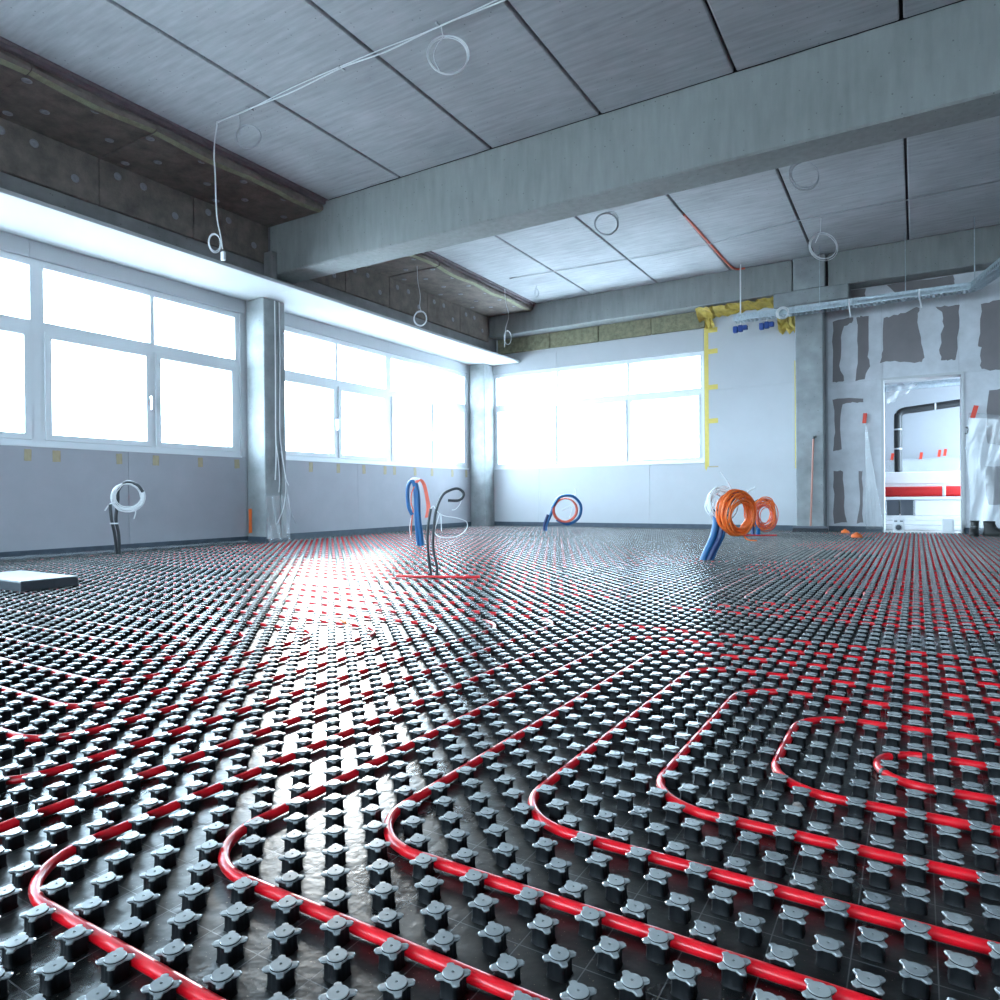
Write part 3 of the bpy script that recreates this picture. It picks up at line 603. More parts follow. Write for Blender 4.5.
for ph in (95, 138, 212):
    ph = math.radians(ph); c_ = Vector((X0 + (0.5 + 2 * math.cos(ph)) * A, Y0 + (15.5 + 2 * math.sin(ph)) * A, PZ)); t_ = Vector((-math.sin(ph), math.cos(ph), 0)) * 0.004
    MB().tube([c_ - t_, c_, c_ + t_], [0.0083, 0.0086, 0.0083], 12).build('clip_band', 'black_rubber', hp)
heating_pipe(nested([(-53.5 + 4 * k, 13.5 - 4 * k, 17.5 + 4 * k) for k in range(7)], IL), 'red heating pipe whose bends turn back toward the window wall beside the dark foam block', 10)
heating_pipe(nested([(-5.5 - 4 * k, 73.5 - 4 * k, 77.5 + 4 * k) for k in range(6)] + [(-25.5, 101.5, 105.5)], IR, False), 'red heating pipe in nested bends between the black cable pair and the doorway', 8, 6)
heating_pipe(nested([(-5.5 - 4 * k, 131.5 - 4 * k, 135.5 + 4 * k) for k in range(6)] + [(-25.5, 159.5, 163.5)], IR, False), 'red heating pipe in nested bends beside the large orange coil', 6, 5)
heating_pipe(nested([(-5.5 - 4 * k, 189.5 - 4 * k, 193.5 + 4 * k) for k in range(6)] + [(-25.5, 217.5, 221.5)], IR, False), 'red heating pipe in nested bends just before the doorway', 6, 4)
heating_pipe([(IL, 45.5), (-29.5, 45.5), (-29.5, 49.5), (IL, 49.5), (IL, 53.5), (-29.5, 53.5)][:5] + nested([(-29.5 - 4 * m, 57.5 + 4 * m, 103.5 - 4 * m) for m in range(6)], IL)[0:], 'red heating pipe in long crosswise rows around the black cable pair', 8, 6)
heating_pipe(nested([(-29.5 - 4 * m, 107.5 + 4 * m, 221.5 - 4 * m) for m in range(14)], IL), 'red heating pipe in long crosswise rows before the back window', 6, 4)
# short lengths lying on top of the studs
def loose(pts, label):
    return tag(MB().tube(smooth_path(pts, 6), PR, 10).build('pipe_offcut', 'red_pipe'), label, 'pipe')
loose([(-2.71, 3.265, .032), (-2.6, 3.31, .031), (-2.45, 3.37, .031), (-2.32, 3.42, .031), (-2.23, 3.46, .031)], 'short red pipe lying across the studs at the foot of the black cables')
loose([(-1.78, 8.42, .031), (-1.65, 8.46, .031), (-1.5, 8.52, .031), (-1.4, 8.57, .031)], 'short red pipe lying on the studs before the smaller orange coil')

# ------------------------------------------------------------------ loose block on the floor
e = tag(empty('foam_block', (-4.42, 1.98, 0.0222)), 'flat dark foam block lying on the studs near the window wall', 'block')
MB().bev(-0.34, 0.32, -0.15, 0.15, 0, 0.052, 0.004).build('block_body', 'box_black', e)
MB().bev(-0.338, 0.318, -0.148, 0.148, 0.0522, 0.056, 0.0015).build('top_face', 'box_top', e)

# ------------------------------------------------------------------ cable bundles rising from the floor
def bundle(loc, label): return tag(empty('cable_bundle', loc), label, 'cable')
def loc_path(pts, loc): return [Vector(p) - Vector(loc) for p in pts]
def part_tube(name, pts, r, m, par, n=8, sm=8):
    return MB().tube(loc_path(smooth_path(pts, sm) if sm else pts, par.location), r, n).build(name, m, par)
# 1 by the window wall
L = (-6.14, 3.495, 0); b1 = bundle(L, 'black conduits carrying a coil of white cable by the window wall')
part_tube('conduit', [(-6.15, 3.53, 0), (-6.15, 3.51, .2), (-6.155, 3.485, .34), (-6.165, 3.48, .47)], .014, 'black_conduit', b1)
part_tube('conduit', [(-6.12, 3.535, 0), (-6.115, 3.525, .2), (-6.12, 3.505, .34), (-6.105, 3.515, .50), (-6.10, 3.52, .60), (-6.04, 3.556, .668), (-5.96, 3.605, .645), (-5.915, 3.633, .58)], .014, 'black_conduit', b1)
MB().lathe([(0.034, -.006), (0.034, .006)], (0.005, 0.002, .30), n=12).build('cable_tie', 'white_plastic', b1)
part_tube('cable_coil', coil_path((-6.03, 3.564, .535), (0.86, -0.51, 0.0), 0.115, 10, .030, .04, 2.4, 3), .0036, 'white_cable', b1, 6, 0)
part_tube('cable_end', [(-6.12, 3.52, .50), (-6.17, 3.48, .47), (-6.205, 3.455, .415)], .006, 'white_cable', b1)
part_tube('cable_end', [(-6.0, 3.58, .42), (-5.975, 3.6, .40), (-5.985, 3.59, .34)], .005, 'white_cable', b1)
# 2 blue with red cable
L = (-4.355, 5.642, 0); b2 = bundle(L, 'blue conduit with red cables hooked over its top behind the black cables')
part_tube('conduit', [(-4.345, 5.648, 0), (-4.36, 5.64, .15), (-4.378, 5.632, .35), (-4.382, 5.63, .55), (-4.40, 5.62, .66)], .026, 'blue_conduit', b2, 10)
part_tube('conduit', [(-4.375, 5.632, 0), (-4.395, 5.622, .25), (-4.40, 5.62, .5), (-4.415, 5.61, .655), (-4.45, 5.59, .665), (-4.472, 5.577, .58), (-4.462, 5.582, .42), (-4.43, 5.60, .33)], .020, 'blue_conduit', b2, 10)
for q in range(6):
    dx = q * 0.006; part_tube('red_cable', [(-4.41 + dx, 5.615, .66), (-4.37 + dx, 5.638, .69), (-4.335 + dx, 5.658, .64), (-4.312 + dx, 5.672, .52), (-4.30 + dx * 1.2, 5.678, .40), (-4.315 + dx, 5.67, .30 + .01 * (q % 3))], .007, 'salmon_cable', b2, 6)
part_tube('red_cable', [(-4.40, 5.60, .62), (-4.43, 5.59, .55), (-4.435, 5.59, .45), (-4.42, 5.60, .38), (-4.43, 5.595, .30), (-4.445, 5.59, .12)], .007, 'salmon_cable', b2, 6)
part_tube('cable_end', [(-4.45, 5.59, .665), (-4.42, 5.61, .70), (-4.36, 5.64, .695)], .014, 'white_cable', b2, 6)
part_tube('cable_end', [(-4.44, 5.592, .30), (-4.455, 5.585, .2), (-4.445, 5.59, .10)], .004, 'white_cable', b2, 6)
# 3 black pair with white loop
L = (-2.546, 3.426, 0); b3 = bundle(L, 'pair of black cables with a bent loop and thin white wire')
part_tube('black_cable', [(-2.556, 3.42, 0), (-2.575, 3.41, .15), (-2.578, 3.408, .3), (-2.56, 3.418, .44)], .0085, 'black_conduit', b3)
part_tube('black_cable', [(-2.535, 3.432, 0), (-2.53, 3.435, .08), (-2.55, 3.425, .2), (-2.545, 3.43, .33), (-2.53, 3.438, .44), (-2.497, 3.458, .522), (-2.455, 3.484, .553), (-2.417, 3.507, .561), (-2.388, 3.524, .535), (-2.395, 3.52, .503), (-2.42, 3.505, .488), (-2.47, 3.475, .489)], .0085, 'black_conduit', b3)
part_tube('white_wire', [(-2.56, 3.418, .44), (-2.545, 3.427, .455), (-2.525, 3.44, .42), (-2.49, 3.462, .395), (-2.42, 3.505, .38), (-2.372, 3.533, .355), (-2.375, 3.53, .31), (-2.42, 3.503, .27), (-2.50, 3.455, .262), (-2.54, 3.432, .29), (-2.53, 3.437, .35), (-2.51, 3.45, .41), (-2.505, 3.452, .30)], .0028, 'white_cable', b3, 6)
part_tube('white_wire', [(-2.395, 3.52, .515), (-2.405, 3.513, .47), (-2.43, 3.498, .435), (-2.45, 3.487, .43)], .0028, 'white_cable', b3, 6)
# 4 blue and red ring by the back window wall
L = (-4.525, 8.763, 0); b4 = bundle(L, 'blue conduit ring with red cable before the back window')
part_tube('conduit', [(-4.525, 8.763, 0), (-4.52, 8.77, .1), (-4.47, 8.80, .24), (-4.44, 8.82, .34)] + [tuple(p) for p in coil_path((-4.267, 8.92, .315), (0.5, -0.86, 0), 0.205, 0.93, .004, .03, 0.15, 2)][::4], .022, 'blue_conduit', b4, 8, 6)
part_tube('conduit', [(-4.545, 8.75, 0), (-4.54, 8.755, .12), (-4.50, 8.78, .25)], .02, 'dark_blue', b4, 8)
part_tube('red_cable', coil_path((-4.29, 8.90, .31), (0.5, -0.86, 0), 0.17, 6, .022, .03, .5, 9), .007, 'salmon_cable', b4, 6, 0)
part_tube('white_wire', [(-4.33, 8.87, .30), (-4.28, 8.91, .33), (-4.2, 8.95, .36), (-4.22, 8.94, .25), (-4.24, 8.93, .2)], .006, 'white_cable', b4, 6)
part_tube('white_wire', [(-4.17, 8.96, .50), (-4.15, 8.97, .56), (-4.16, 8.965, .62)], .008, 'white_cable', b4, 6)
# 5 big orange coil
L = (-1.378, 5.292, 0); b5 = bundle(L, 'large orange cable coil hung on leaning blue conduits')
part_tube('conduit', [(-1.40, 5.28, 0), (-1.37, 5.295, .08), (-1.325, 5.325, .2), (-1.305, 5.338, .33), (-1.315, 5.332, .41)], .024, 'blue_conduit', b5, 10)
part_tube('conduit', [(-1.36, 5.30, 0), (-1.325, 5.32, .09), (-1.28, 5.35, .2), (-1.262, 5.362, .33), (-1.24, 5.375, .42), (-1.19, 5.405, .50), (-1.17, 5.42, .53)], .026, 'dark_blue', b5, 10)
part_tube('conduit', [(-1.345, 5.31, 0), (-1.31, 5.335, .1), (-1.26, 5.36, .22), (-1.245, 5.37, .33)], .022, 'blue_conduit', b5, 10)
for q in range(3):
    part_tube('orange_coil', coil_path((-1.182 + q * .02, 5.413 - q * .012, .378 - .01 * q), (0.86, -0.51, 0.10 - .08 * q), 0.155 - .012 * q, 9, .04, .05, 1.2 + q, 20 + q), .0056, 'orange_cable', b5, 6, 0)
part_tube('white_coil', coil_path((-1.285, 5.37, .44), (0.8, -0.6, 0.2), 0.105, 14, .03, .06, 1.0, 31), .0048, 'white_cable', b5, 6, 0)
part_tube('cable_end', [(-1.205, 5.40, .55), (-1.23, 5.385, .61), (-1.275, 5.36, .685)], .005, 'white_cable', b5, 6)
part_tube('cable_end', [(-1.10, 5.46, .53), (-1.075, 5.475, .545), (-1.05, 5.493, .565)], .006, 'white_cable', b5, 6)
part_tube('cable_end', [(-1.12, 5.44, .24), (-1.12, 5.45, .19), (-1.09, 5.46, .165), (-1.04, 5.49, .16)], .006, 'orange_cable', b5, 6)
# 6 smaller orange coil
L = (-1.628, 8.674, 0); b6 = bundle(L, 'smaller orange cable coil on a blue conduit nearer the back wall column')
part_tube('conduit', [(-1.62, 8.617, 0), (-1.625, 8.675, .1), (-1.66, 8.655, .22), (-1.70, 8.63, .33)], .028, 'blue_conduit', b6, 8)
part_tube('conduit', [(-1.67, 8.617, 0), (-1.69, 8.64, .15), (-1.705, 8.63, .33)], .022, 'dark_blue', b6, 8)
part_tube('orange_coil', coil_path((-1.565, 8.71, .275), (0.5, -0.86, 0.0), 0.165, 9, .06, .05, 1.5, 44, 0.75), .007, 'orange_cable', b6, 6, 0)
part_tube('orange_coil', coil_path((-1.55, 8.72, .26), (0.6, -0.8, 0.0), 0.15, 7, .07, .05, .5, 45, 0.75), .006, 'salmon_cable', b6, 6, 0)
part_tube('black_cable', [(-1.70, 8.63, .33), (-1.66, 8.655, .42), (-1.58, 8.70, .455), (-1.5, 8.75, .42)], .008, 'black_conduit', b6, 6)

# ------------------------------------------------------------------ broom, boots, sockets, scraps
e = tag(empty('broom', (-1.17, 9.66, 0.022)), 'broom with reddish handle leaning on the back wall column', 'broom')
MB().tube([(0.0, 0.02, 0.05), (0.02, 0.04, 0.7), (0.035, 0.065, 1.20)], 0.012, 10).build('handle', 'wood', e)
MB().tube([(0.035, 0.065, 1.20), (0.04, 0.063, 1.225), (0.065, 0.05, 1.225)], 0.016, 8).build('grip', 'black_rubber', e)
MB().bev(-0.21, 0.21, -0.03, 0.03, 0.045, 0.075, 0.006).build('head', 'crate', e)
br = MB()
for k in range(42): br.add([(-.2 + k * .0098 - .004, -.03, .045), (-.2 + k * .0098 + .004, -.03, .045), (-.2 + k * .0098 + .004, .03, .045), (-.2 + k * .0098 - .004, .03, .045), (-.205 + k * .01 - .005, -.038, 0), (-.205 + k * .01 + .005, -.038, 0), (-.205 + k * .01 + .005, .038, 0), (-.205 + k * .01 - .005, .038, 0)], [(0, 1, 5, 4), (1, 2, 6, 5), (2, 3, 7, 6), (3, 0, 4, 7), (4, 5, 6, 7)])
br.build('bristles', 'bristle', e)
def boot(loc, rz, label):
    e = tag(empty('work_boot', loc), label, 'boot', 'pair of boots by the doorway'); e.rotation_euler = (0, 0, rz)
    mb = MB(); n = 12; secs = [(0.012, .135, .042, .02), (0.03, .138, .045, .02), (0.055, .12, .044, .01), (0.075, .085, .042, -.02), (0.10, .062, .04, -.045), (0.14, .056, .04, -.055), (0.17, .058, .043, -.056)]
    rings = [[(w_ * math.cos(2 * math.pi * q / n) , l_ * math.sin(2 * math.pi * q / n) - o_ * -1, z) for q in range(n)] for (z, l_, w_, o_) in secs]
    for k in range(len(rings) - 1):
        for q in range(n): mb.add([rings[k][q], rings[k][(q + 1) % n], rings[k + 1][(q + 1) % n], rings[k + 1][q]], [(0, 1, 2, 3)], 0, True)
    inner = [(x * .8, -0.056 + (y + .056) * .8, z - .01) for x, y, z in rings[-1]]
    for q in range(n): mb.add([rings[-1][q], rings[-1][(q + 1) % n], inner[(q + 1) % n], inner[q]], [(0, 1, 2, 3)], 0, True)
    mb.add([(x, y, .08) for x, y, z in inner], [tuple(range(n))]); mb.add(rings[0], [tuple(range(n))])
    weld(mb.build('upper', 'boot', e), 1e-4)
    sl = MB(); sl.prism([(0.044 * math.cos(2 * math.pi * q / 14) * (1.05 if math.sin(2 * math.pi * q / 14) > 0 else .9), .142 * math.sin(2 * math.pi * q / 14) + .02) for q in range(14)], lambda x, y, z: (x, y, z), 0, .014); sl.build('sole', 'sole', e)
    for k in range(3): MB().tube([(-.025, .02 - k * .022, .085 + k * .018), (0, .035 - k * .022, .092 + k * .018), (.025, .02 - k * .022, .085 + k * .018)], .004, 6).build('lace', 'grey_cable', e)
boot((0.555, 9.40, 0.0222), 3.0, 'black work boot closer to the doorway, in front of the plastic sheet')
boot((0.745, 9.36, 0.0222), -1.45, 'black work boot farther from the doorway, in front of the plastic sheet')
e = tag(empty('socket_block', (-0.19, 9.86, 0.0222)), 'white block with a round power socket at the doorway beside the column wall', 'socket')
MB().bev(-.06, .06, -.035, .035, 0, .17, .006).build('body', 'white_plastic', e)
MB().lathe([(.042, 0), (.042, -.006), (.034, -.008), (.032, .012), (.008, .012)], (0, -.035, .065), 'Y', 18).build('socket_ring', 'grey_cable', e)
MB().lathe([(.031, .002), (.031, -.001)], (0, -.036, .065), 'Y', 18).build('socket_well', 'crate', e)
for x in (-.03, .03): MB().box(x - .016, x + .016, -.039, -.034, .135, .152).build('switch', 'crate', e)
e = tag(empty('socket_block', (0.325, 9.93, 0.0222)), 'plain white block at the doorway near the boots', 'block')
MB().bev(-.06, .06, -.035, .035, 0, .17, .006).build('body', 'white_plastic', e); MB().bev(-.045, .045, -.04, -.0352, .02, .15, .002).build('cover', 'white_cable', e)
def scrap(loc, label, m, s):
    mb = MB().lathe([(s, 0), (s * .9, s * .5), (s * .35, s * .8), (s * .2, s * 1.0)], n=10); o = mb.build('orange_plug', m); o.location = loc; return tag(o, label, 'plug')
scrap((-0.76, 9.55, .0222), 'small orange plug on the studs below the bare wall patches', 'orange_cable', .05)
scrap((-0.57, 8.60, .0222), 'bright orange plug on the studs before the doorway', 'orange_tape', .06)
tag(MB().tube(smooth_path([(-1.9, 1.98, .026), (-1.93, 2.0, .028), (-1.97, 2.02, .026)], 4), .006, 6).build('cable_offcut', 'orange_cable'), 'tiny orange cable offcut lying on the studs', 'cable')

rn = random.Random(2); mb = MB().lathe([(.004, 0), (.0085, .004), (.009, .010), (.005, .015)], n=9); mb.v = [(x + rn.uniform(-.001, .001), y + rn.uniform(-.001, .001), z) for x, y, z in mb.v]
o = mb.build('pebble', 'wool'); o.location = (X0 - 4.0 * A, Y0 + 9.0 * A, 0.0); tag(o, 'small brown pebble lying between studs inside the nested bends', 'pebble')
# ------------------------------------------------------------------ tape on the walls
ORD = ['first', 'second', 'third', 'fourth', 'fifth', 'sixth', 'seventh', 'eighth', 'ninth']
for k, y in enumerate((2.97, 3.2, 3.76, 4.13, 4.63, 5.09)): tape('masking_tape', (XL, y, 0.90), 0.055 + .01 * (k % 2), 0.10, 'beige_tape', 'tan tape tab under the near window sill, %s from the column' % ORD[5 - k], 'tape tabs under the near window', nrm='X', ang=.03 * (k % 3 - 1))
for k, y in enumerate((6.19, 6.67, 7.16, 7.6, 7.81, 8.29, 8.72, 9.27, 9.68)): tape('masking_tape', (XL, y, 0.90), 0.06, 0.12, 'beige_tape', 'tan tape tab under the middle window sill, %s from the near column' % ORD[k], 'tape tabs under the middle window', nrm='X', ang=.03 * (k % 3 - 1))
tape('masking_tape', (-2.59, YB, 2.05), 0.06, 2.3, 'yellow', 'long yellow tape running down beside the back window', t=.002)
tape('masking_tape', (-1.385, YB, 1.60), 0.05, 1.46, 'yellow', 'long yellow tape running down beside the back wall column', t=.002)
for z, lb in ((2.88, 'topmost'), (2.575, 'second'), (2.06, 'third'), (1.575, 'fourth')): tape('masking_tape', (-2.50, YB, z), 0.14, 0.07, 'yellow', 'short yellow tape tab beside the back window, %s from above' % lb, 'yellow tabs by the back window')
tape('masking_tape', (-2.50, YB, .915), 0.14, 0.018, 'beige_tape', 'thin lowest tape tab beside the foot of the long yellow tape')
tape('orange_tape', (-6.44, 5.2165, .26), 0.05, 0.27, 'orange_tape', 'orange tape at the foot of the column between the long wall windows')
mb = MB(); rn = random.Random(5); nu = 26
vs = []
for j in range(5):
    for i in range(nu + 1):
        u, v = i / nu, j / 4
        vs.append((-2.68 + 1.05 * u + rn.uniform(-.008, .008), 9.83 + .24 * v + rn.uniform(-.012, .012), 3.155 - .07 * v - .06 * v * (1 - u) ** 2 + rn.uniform(-.012, .012) - (.015 if i % 5 == 0 else 0)))
mb.add(vs, [(j * (nu + 1) + i, j * (nu + 1) + i + 1, (j + 1) * (nu + 1) + i + 1, (j + 1) * (nu + 1) + i) for j in range(4) for i in range(nu)])
vs = []
for j in range(5):
    for i in range(6): vs.append((-2.62 + .12 * i / 5 + .05 * j / 4 + rn.uniform(-.01, .01), 10.04 + rn.uniform(-.02, .02), 3.12 - .22 * j / 4 + rn.uniform(-.01, .01)))
mb.add(vs, [(j * 6 + i, j * 6 + i + 1, (j + 1) * 6 + i + 1, (j + 1) * 6 + i) for j in range(4) for i in range(5)])
o = mb.build('sealing_foil', 'foil'); s = o.modifiers.new('thickness', 'SOLIDIFY'); s.thickness = .002
tag(o, 'crumpled yellow foil tucked under the beam beside the back window', 'foil')
mb = MB(); vs = []
for j in range(5):
    for i in range(6): vs.append((-1.60 + .22 * i / 5 + rn.uniform(-.015, .015), 10.05 + rn.uniform(-.03, .03), 2.93 - (.20 + .05 * (i % 2)) * j / 4 + rn.uniform(-.015, .015)))
mb.add(vs, [(j * 6 + i, j * 6 + i + 1, (j + 1) * 6 + i + 1, (j + 1) * 6 + i) for j in range(4) for i in range(5)])
o = mb.build('sealing_foil', 'foil'); s = o.modifiers.new('thickness', 'SOLIDIFY'); s.thickness = .002
tag(o, 'small crumpled yellow foil under the cable tray beside the column', 'foil')

tag(MB().tube(smooth_path([(.52, 10.095, 1.30), (.52, 10.05, 1.30), (.535, 10.03, 1.28), (.53, 10.03, 1.235), (.505, 10.04, 1.22)], 5), .006, 8).build('wall_hook', 'black_rubber'), 'small black hook on the wall beside the doorway', 'hook')
# ------------------------------------------------------------------ cable tray
tr = tag(empty('cable_tray', (0, 9.5, 2.80)), 'galvanised perforated cable tray running past the column toward the doorway', 'cable tray')
path = [(-2.06, 0.0), (0.56, 0.0), (0.80, -0.85), (1.2, -2.2)]
def off(path, d_):
    out = []
    for k, p in enumerate(path):
        a = Vector(path[max(0, k - 1)]); b = Vector(path[min(len(path) - 1, k + 1)]); t = (b - a).normalized(); out.append(Vector(p) + Vector((-t.y, t.x)) * d_)
    return out
for sd in (-0.075, 0.075):
    P2 = off(path, sd); mb = MB()
    for k in range(3):
        a, b = P2[k], P2[k + 1]; t = (b - a); nn = max(1, int(t.length / .05)); dn = Vector((-t.y, t.x)).normalized() * .0015
        def q(p, z0, z1, e_): return [(p.x - dn.x, p.y - dn.y, z0), (p.x + dn.x, p.y + dn.y, z0), (p.x + dn.x, p.y + dn.y, z1), (p.x - dn.x, p.y - dn.y, z1)]
        def strip(pa, pb, z0, z1):
            A_, B_ = q(pa, z0, z1, 0), q(pb, z0, z1, 0); mb.add(A_ + B_, [(0, 1, 5, 4), (1, 2, 6, 5), (2, 3, 7, 6), (3, 0, 4, 7), (0, 3, 2, 1), (4, 5, 6, 7)])
        strip(a, b, 0, .022); strip(a, b, .05, .085)
        for m in range(nn): strip(a + t * (m / nn), a + t * ((m + .45) / nn), .022, .05)
    mb.build('side_rail', 'steel', tr)
rung0 = MB().box(-.014, .014, -.074, .074, 0, .002).build('rung', 'steel', tr); frst = True
for k in range(3):
    a, b = Vector(path[k]), Vector(path[k + 1]); t = b - a; nn = int(t.length / .05)
    for m in range(nn):
        p = a + t * ((m + .5) / nn); o = rung0 if frst else clone(rung0, tr); frst = False
        o.location = (p.x, p.y, 0); o.rotation_euler = (0, 0, math.atan2(t.y, t.x))
tag(MB().tube([(-0.10, 9.5, 2.80), (-0.10, 9.5, 3.598)], .005, 8).lathe([(.012, 2.79), (.012, 2.80)], (-.10, 9.5, 0), n=6).build('threaded_rod', 'steel'), 'thin threaded rod hanging the tray in front of the doorway wall', 'rod')
tag(MB().tube([(-1.02, 9.43, 2.80), (-1.02, 9.43, 3.598)], .004, 8).lathe([(.011, 2.79), (.011, 2.80)], (-1.02, 9.43, 0), n=6).build('threaded_rod', 'steel'), 'thin threaded rod hanging the tray in front of the column', 'rod')
tag(MB().tube([(0.57, 9.4, 2.80), (0.57, 9.4, 3.598)], .005, 8).lathe([(.012, 2.79), (.012, 2.80)], (.57, 9.4, 0), n=6).build('threaded_rod', 'steel'), 'thin threaded rod at the bend of the cable tray', 'rod')
tag(MB().tube(smooth_path([(-2.0, 9.60, 3.59), (-2.0, 9.59, 3.5), (-1.995, 9.56, 3.2), (-1.99, 9.52, 2.87)], 6), .009, 8).build('supply_cable', 'white_cable'), 'white conduit dropping from the ceiling to the end of the cable tray', 'cable')
for x, lb in ((-1.99, 'blue socket boxes hanging under the end of the cable tray'), (-1.66, 'blue socket boxes hanging under the tray beside the column')):
    e = tag(empty('socket_boxes', (x, 9.5, 2.66)), lb, 'socket box')
    for k in range(3): MB().bev(k * .062 - .09, k * .062 - .032, (k % 2) * .02 - .03, (k % 2) * .02 + .03, .0 + .012 * k, .085 + .012 * (k % 2), .008).build('box', 'blue_plastic', e)
    MB().tube([(0, 0.02, .04), (0, 0.02, .145)], .004, 6).build('tie', 'white_cable', e)
tag(MB().tube(coil_path((-1.44, 9.37, 2.80), (.3, -.95, 0), .07, 8, .02, .03, 0, 77), .005, 6).build('cable_coil', 'white_cable'), 'small white cable coil caught on the tray in front of the column', 'cable')
for x, lb in ((-0.69, 'white cable tie dangling from the tray beside the column'), (0.04, 'white cable tie dangling from the tray above the doorway')):
    tag(MB().tube(smooth_path([(x, 9.405, 2.88), (x, 9.405, 2.80), (x + .01, 9.405, 2.72), (x + .02, 9.405, 2.66)], 5), .008, 6).build('cable_tie', 'white_cable'), lb, 'cable tie')

# ------------------------------------------------------------------ ceiling cables
def cable(pts, label, r=.006, m='white_cable', sm=6, n=6): return tag(MB().tube(smooth_path(pts, sm), r, n).build('cable', m), label, 'cable')
z = ZC - 0.009
e = tag(empty('ceiling_cable', (-3.5, 3.69, 3.59)), 'white cable clipped across the ceiling and dropping near the window wall', 'cable')
part_tube('cable_run', [(-1.0, 3.72, z), (-1.7, 3.71, z), (-2.2, 3.705, z - .004), (-2.66, 3.69, z), (-3.1, 3.69, z - .012), (-3.52, 3.675, z), (-4.0, 3.67, z - .02), (-4.5, 3.67, z - .004), (-4.86, 3.67, z), (-4.895, 3.672, 3.56), (-4.916, 3.66, 3.371), (-4.908, 3.662, 3.15), (-4.904, 3.664, 2.961), (-4.895, 3.668, 2.80), (-4.87, 3.68, 2.66), (-4.86, 3.688, 2.56)], .0055, 'white_cable', e, 6)
part_tube('cable_run', [(-1.0, 3.70, z), (-1.7, 3.69, z - .01), (-2.2, 3.685, z), (-2.66, 3.675, z - .015), (-3.1, 3.67, z), (-3.52, 3.66, z), (-4.0, 3.655, z), (-4.5, 3.655, z - .02), (-4.88, 3.66, z)], .0045, 'white_cable', e, 6)
part_tube('cable_coil', coil_path((-4.915, 3.655, 2.61), (.84, -.54, 0), .075, 3, .008, .01, 1.5, 8, .6), .0045, 'white_cable', e, 6, 0)
MB().bev(-.02, .02, -.012, .012, -.035, .035, .003).build('end_box', 'white_plastic', e, (-1.355, 0, -1.09))
for x in (-1.7, -2.66, -3.52, -4.5): MB().box(-.008, .008, -.03, .03, 0, .012).build('clip', 'grey_cable', e, (x + 3.5, -.008, -.002))
def hung_coil(c, R, turns, label, m='white_cable', nrm=(.54, -.84, .1), r=.004, sq=1.0, top=None, seed=1):
    e = tag(empty('hanging_cable', (c[0], c[1], ZC)), label, 'cable')
    part_tube('cable_coil', coil_path(c, nrm, R, turns, R * .12, .015, 1.4, seed, sq), r, m, e, 6, 0)
    if top: part_tube('cable_drop', top, r, m, e, 6)
    return e
hung_coil((-2.64, 3.757, 3.43), .13, 3, 'white cable coil hanging from the ceiling beyond the near joint', top=[(-2.65, 3.70, 3.595), (-2.67, 3.74, 3.55), (-2.70, 3.72, 3.50), (-2.72, 3.71, 3.42), (-2.69, 3.73, 3.33)], seed=2)
hung_coil((-4.65, 3.79, 3.46), .105, 2, 'faint pale cable coil close under the ceiling by the window wall', 'grey_cable', top=[(-4.66, 3.70, 3.595), (-4.70, 3.74, 3.55), (-4.72, 3.75, 3.48)], seed=3)
hung_coil((-5.475, 7.12, 2.82), .095, 4, 'white cable drop with a coiled end behind the deep beam', top=[(-5.507, 7.106, 3.497), (-5.50, 7.11, 3.3), (-5.475, 7.125, 3.12), (-5.48, 7.12, 2.98), (-5.46, 7.13, 2.90)], seed=4, sq=.85)
hung_coil((-5.17, 8.83, 2.86), .10, 1.2, 'white cable drop with a short hook near the corner column', top=[(-5.195, 8.80, 3.58), (-5.19, 8.81, 3.4), (-5.15, 8.83, 3.18), (-5.19, 8.81, 3.0), (-5.21, 8.80, 2.72)], seed=5, sq=.5)
hung_coil((-2.86, 7.012, 3.45), .125, 3, 'dark thin cable coil under the ceiling just behind the deep beam', 'grey_cable', top=[(-2.86, 7.03, 3.595), (-2.78, 7.06, 3.57), (-2.74, 7.08, 3.5)], seed=6)
hung_coil((-0.87, 6.95, 3.46), .14, 2, 'pale cable loop with a plug just behind the deep beam', 'grey_cable', top=[(-.95, 6.9, 3.595), (-.99, 6.88, 3.5), (-.93, 6.91, 3.36), (-.82, 6.97, 3.34)], seed=7)
hung_coil((-0.92, 8.90, 3.41), .165, 4, 'white double cable coil hanging in front of the column head', top=[(-.90, 8.5, 3.595), (-.92, 8.62, 3.5), (-.95, 8.75, 3.50), (-1.0, 8.85, 3.45)], seed=8, r=.005)
hung_coil((-4.74, 8.95, 3.48), .06, 1.5, 'tiny wire loop hanging from the ceiling near the back beam', 'grey_cable', top=[(-4.74, 8.95, 3.595), (-4.77, 8.94, 3.5), (-4.76, 8.94, 3.4)], seed=9, sq=.4)
cable([(-4.91, 8.46, z), (-4.0, 8.52, z - .004), (-2.85, 8.6, z - .01), (-2.16, 8.53, z - .035), (-1.9, 8.5, z - .02), (-0.9, 8.41, z), (0, 8.42, z - .012), (0.72, 8.43, z), (2.5, 8.4, z)], 'thin pale cable clipped across the ceiling behind the deep beam', .0055, 'grey_cable')
cable([(-2.18, 7.6, ZC + .006), (-2.17, 7.9, ZC - .004), (-2.16, 8.4, ZC - .006), (-2.15, 9.0, ZC - .006), (-2.14, 9.5, ZC - .006), (-2.10, 9.74, ZC - .014), (-1.98, 9.78, ZC - .016)], 'reddish brown conduit lying in a ceiling joint near the back beam', .014, 'salmon_cable')
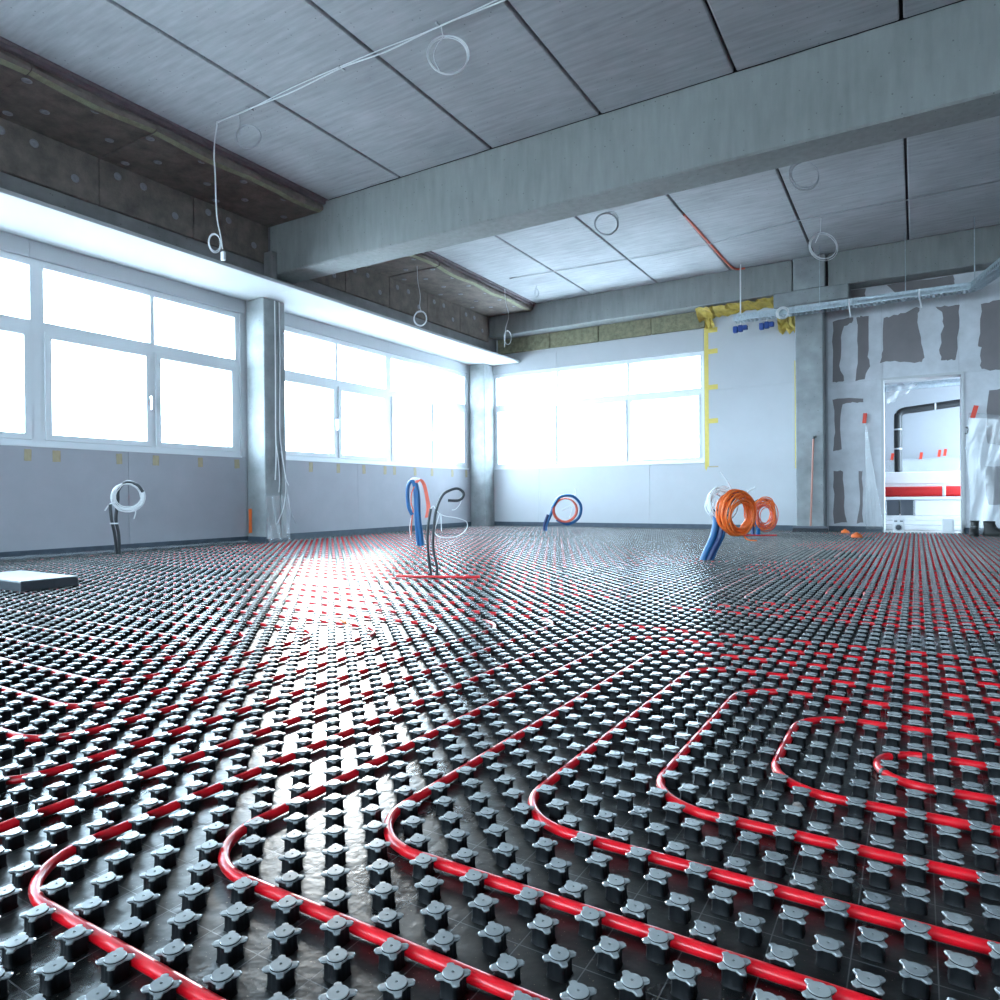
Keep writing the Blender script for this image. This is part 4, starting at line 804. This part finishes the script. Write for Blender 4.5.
tag(MB().tube(smooth_path([(-6.235, 10.075, .55), (-6.235, 10.07, .9), (-6.235, 10.075, 1.3), (-6.235, 10.075, 2.7)], 5), .022, 10).lathe([(.03, .99), (.03, 1.04)], (-6.235, 10.072, 0), n=10).build('riser_conduit', 'black_conduit'), 'dark conduit rising beside the corner column', 'conduit')
e = tag(empty('column_cables', (-6.19, 5.40, 0)), 'white wires hanging down the face of the column between the windows', 'cable')
part_tube('wire', [(-6.19, 5.375, 2.74), (-6.188, 5.376, 2.0), (-6.188, 5.37, 1.3), (-6.185, 5.37, 1.0), (-6.18, 5.35, .72)], .007, 'white_cable', e, 6)
part_tube('wire', [(-6.19, 5.44, 2.74), (-6.188, 5.44, 2.0), (-6.188, 5.43, 1.3), (-6.185, 5.46, 1.0), (-6.18, 5.50, .75), (-6.175, 5.54, .66)], .006, 'white_cable', e, 6)
part_tube('wire', [(-6.188, 5.38, 1.1), (-6.18, 5.40, .9), (-6.178, 5.41, .7), (-6.18, 5.40, .58)], .005, 'white_cable', e, 6)
part_tube('wire', [(-6.185, 5.44, 1.05), (-6.17, 5.49, .7), (-6.16, 5.45, .42), (-6.17, 5.36, .22)], .004, 'white_cable', e, 6)
part_tube('wire', [(-6.17, 5.48, .75), (-6.18, 5.56, .40), (-6.3, 5.72, .28), (-6.45, 5.90, .20)], .004, 'grey_cable', e, 6)
o = film_sheet('plastic_sheet', lambda u, v: (-6.183 + .015 * math.sin(u * 17 + v * 5) + .03 * (1 - v) ** 3, 5.225 + .33 * u, .024 + .52 * v), 20, 14, 'clear plastic sheet wrapped around the column foot between the windows')
mb = MB(); rn = random.Random(21); nu = 110; vs = []
for j in range(4):
    for i in range(nu + 1): vs.append((-6.47 + .045 * j + rn.uniform(-.008, .008), 1.5 + 3.65 * i / nu, .024 + (.012 if j == 0 else .02 * (3 - j) / 3) + rn.uniform(0, .012)))
mb.add(vs, [(j * (nu + 1) + i, j * (nu + 1) + i + 1, (j + 1) * (nu + 1) + i + 1, (j + 1) * (nu + 1) + i) for j in range(3) for i in range(nu)])
o = mb.build('edge_film', 'film'); s = o.modifiers.new('thickness', 'SOLIDIFY'); s.thickness = .0006
tag(o, 'crumpled clear film along the foam strip under the near window', 'plastic film')
